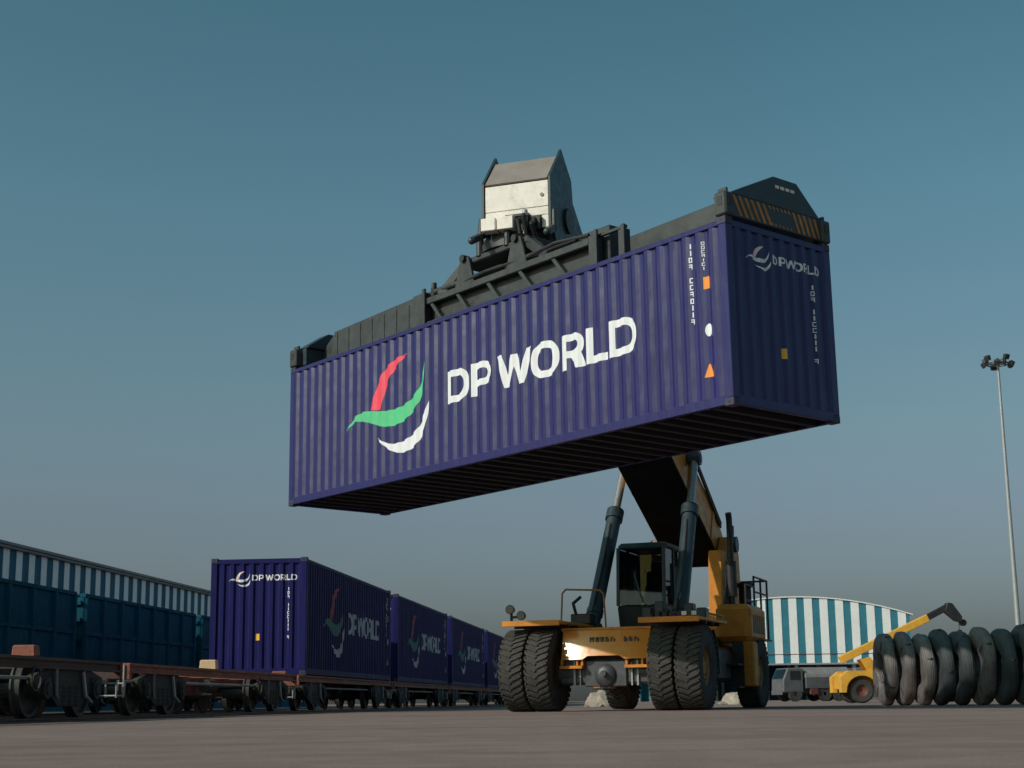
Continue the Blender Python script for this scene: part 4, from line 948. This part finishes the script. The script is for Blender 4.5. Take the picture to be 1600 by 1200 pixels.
m = MB(); m.cyl((4.9, 0, 3.0), (4.9, 0, 2.7), .015, n=6); m.cyl((5.05, -.08, 2.98), (5.05, .08, 2.98), .13, n=14); m.box((4.9, 0, 2.58), (.18, .14, .26), bev=.03); m.tube([(4.9, 0, 2.46), (4.98, 0, 2.36), (4.9, 0, 2.28), (4.82, 0, 2.34)], .03); cpart('hook_block', m, 'black')

# ------------------------------------------------------------------ grey lorry beneath the shed, rubble heaps
tr = thing('parked_lorry', 'grey tarpaulin covered lorry parked in front of the striped shed', 'lorry', (18.3, 108, 0), R(12))
def lw_(x, y):
    a = MB(); a.lathe([(.12, -.13), (.46, -.15), (.5, -.10), (.5, .10), (.46, .15), (.12, .13)], 24, 'Y'); a.obj('wheel', 'rubber', tr, (x, y, .5))
for y_ in (-.95, .95): lw_(.55, y_); lw_(2.7, y_); lw_(3.75, y_)
m = MB(); m.bb(.0, 4.6, -.85, .85, .55, .85, .03); m.obj('lorry_frame', 'bogie', tr)
m = MB(); m.prism([(-.35, .6), (1.15, .6), (1.15, 2.25), (.05, 2.25), (-.30, 1.5)], XZ, -1.1, 1.1, .06); cbb = m.obj('cab', 'truck_grey', tr)
m = MB(); m.prism([(-.30, 1.55), (.02, 2.18), (0.0, 2.18), (-.32, 1.55)], XZ, -.95, .95); m.obj('windscreen', 'cab_glass', cbb, (-.03, 0, 0), smooth=0)
m = MB(); m.bb(.2, .95, -1.115, -1.10, 1.45, 2.05); m.obj('cab_window', 'black', cbb, smooth=0)
m = MB(); m.bb(1.3, 4.7, -1.15, 1.15, .86, 1.55, .03); m.obj('load_body', 'truck_grey', tr)
m = MB(); m.prism([(-1.17, 1.552), (1.17, 1.552), (1.1, 1.8), (.5, 2.25), (-.35, 2.3), (-1.1, 1.85)], YZ, 1.28, 4.72, .05); m.obj('tarpaulin', 'tarp', tr)
m = MB(); m.bb(-.40, -.34, -1.0, 1.0, .45, .75, .02); m.obj('bumper', 'truck_grey', tr)
m = MB(); m.bb(1.6, 2.2, -1.18, -.9, .45, .85, .04); m.obj('fuel_tank', 'brake_red', tr)
def heap(loc, sx, sy, sz, label, seed):
    rnd = random.Random(seed); m = MB()
    bmesh.ops.create_icosphere(m.bm, subdivisions=3, radius=1)
    for v in m.bm.verts:
        f = 1 + rnd.uniform(-.12, .12); v.co = Vector((v.co.x * sx * f, v.co.y * sy * f, max(-.02, v.co.z * sz * f)))
    for i in range(60):
        a = rnd.uniform(0, 6.28); q = rnd.uniform(.2, 1.15); z = max(.03, sz * (1 - q) * 1.0)
        s = rnd.uniform(.06, .16); m.box((sx * q * math.cos(a), sy * q * math.sin(a), z), (s, s * .8, s * .7), rot=(rnd.uniform(0, 3), rnd.uniform(0, 3), 0))
    tag(m.obj('rubble_heap', 'rubble', None, loc, smooth=20), label, 'rubble')
heap((3.30, 58, 0), .75, .7, .62, 'pale rubble heap seen between the reach stacker front wheels', 3)
heap((9.2, 64, 0), .85, .7, .55, 'pale rubble heap seen in front of the reach stacker rear wheel', 9)
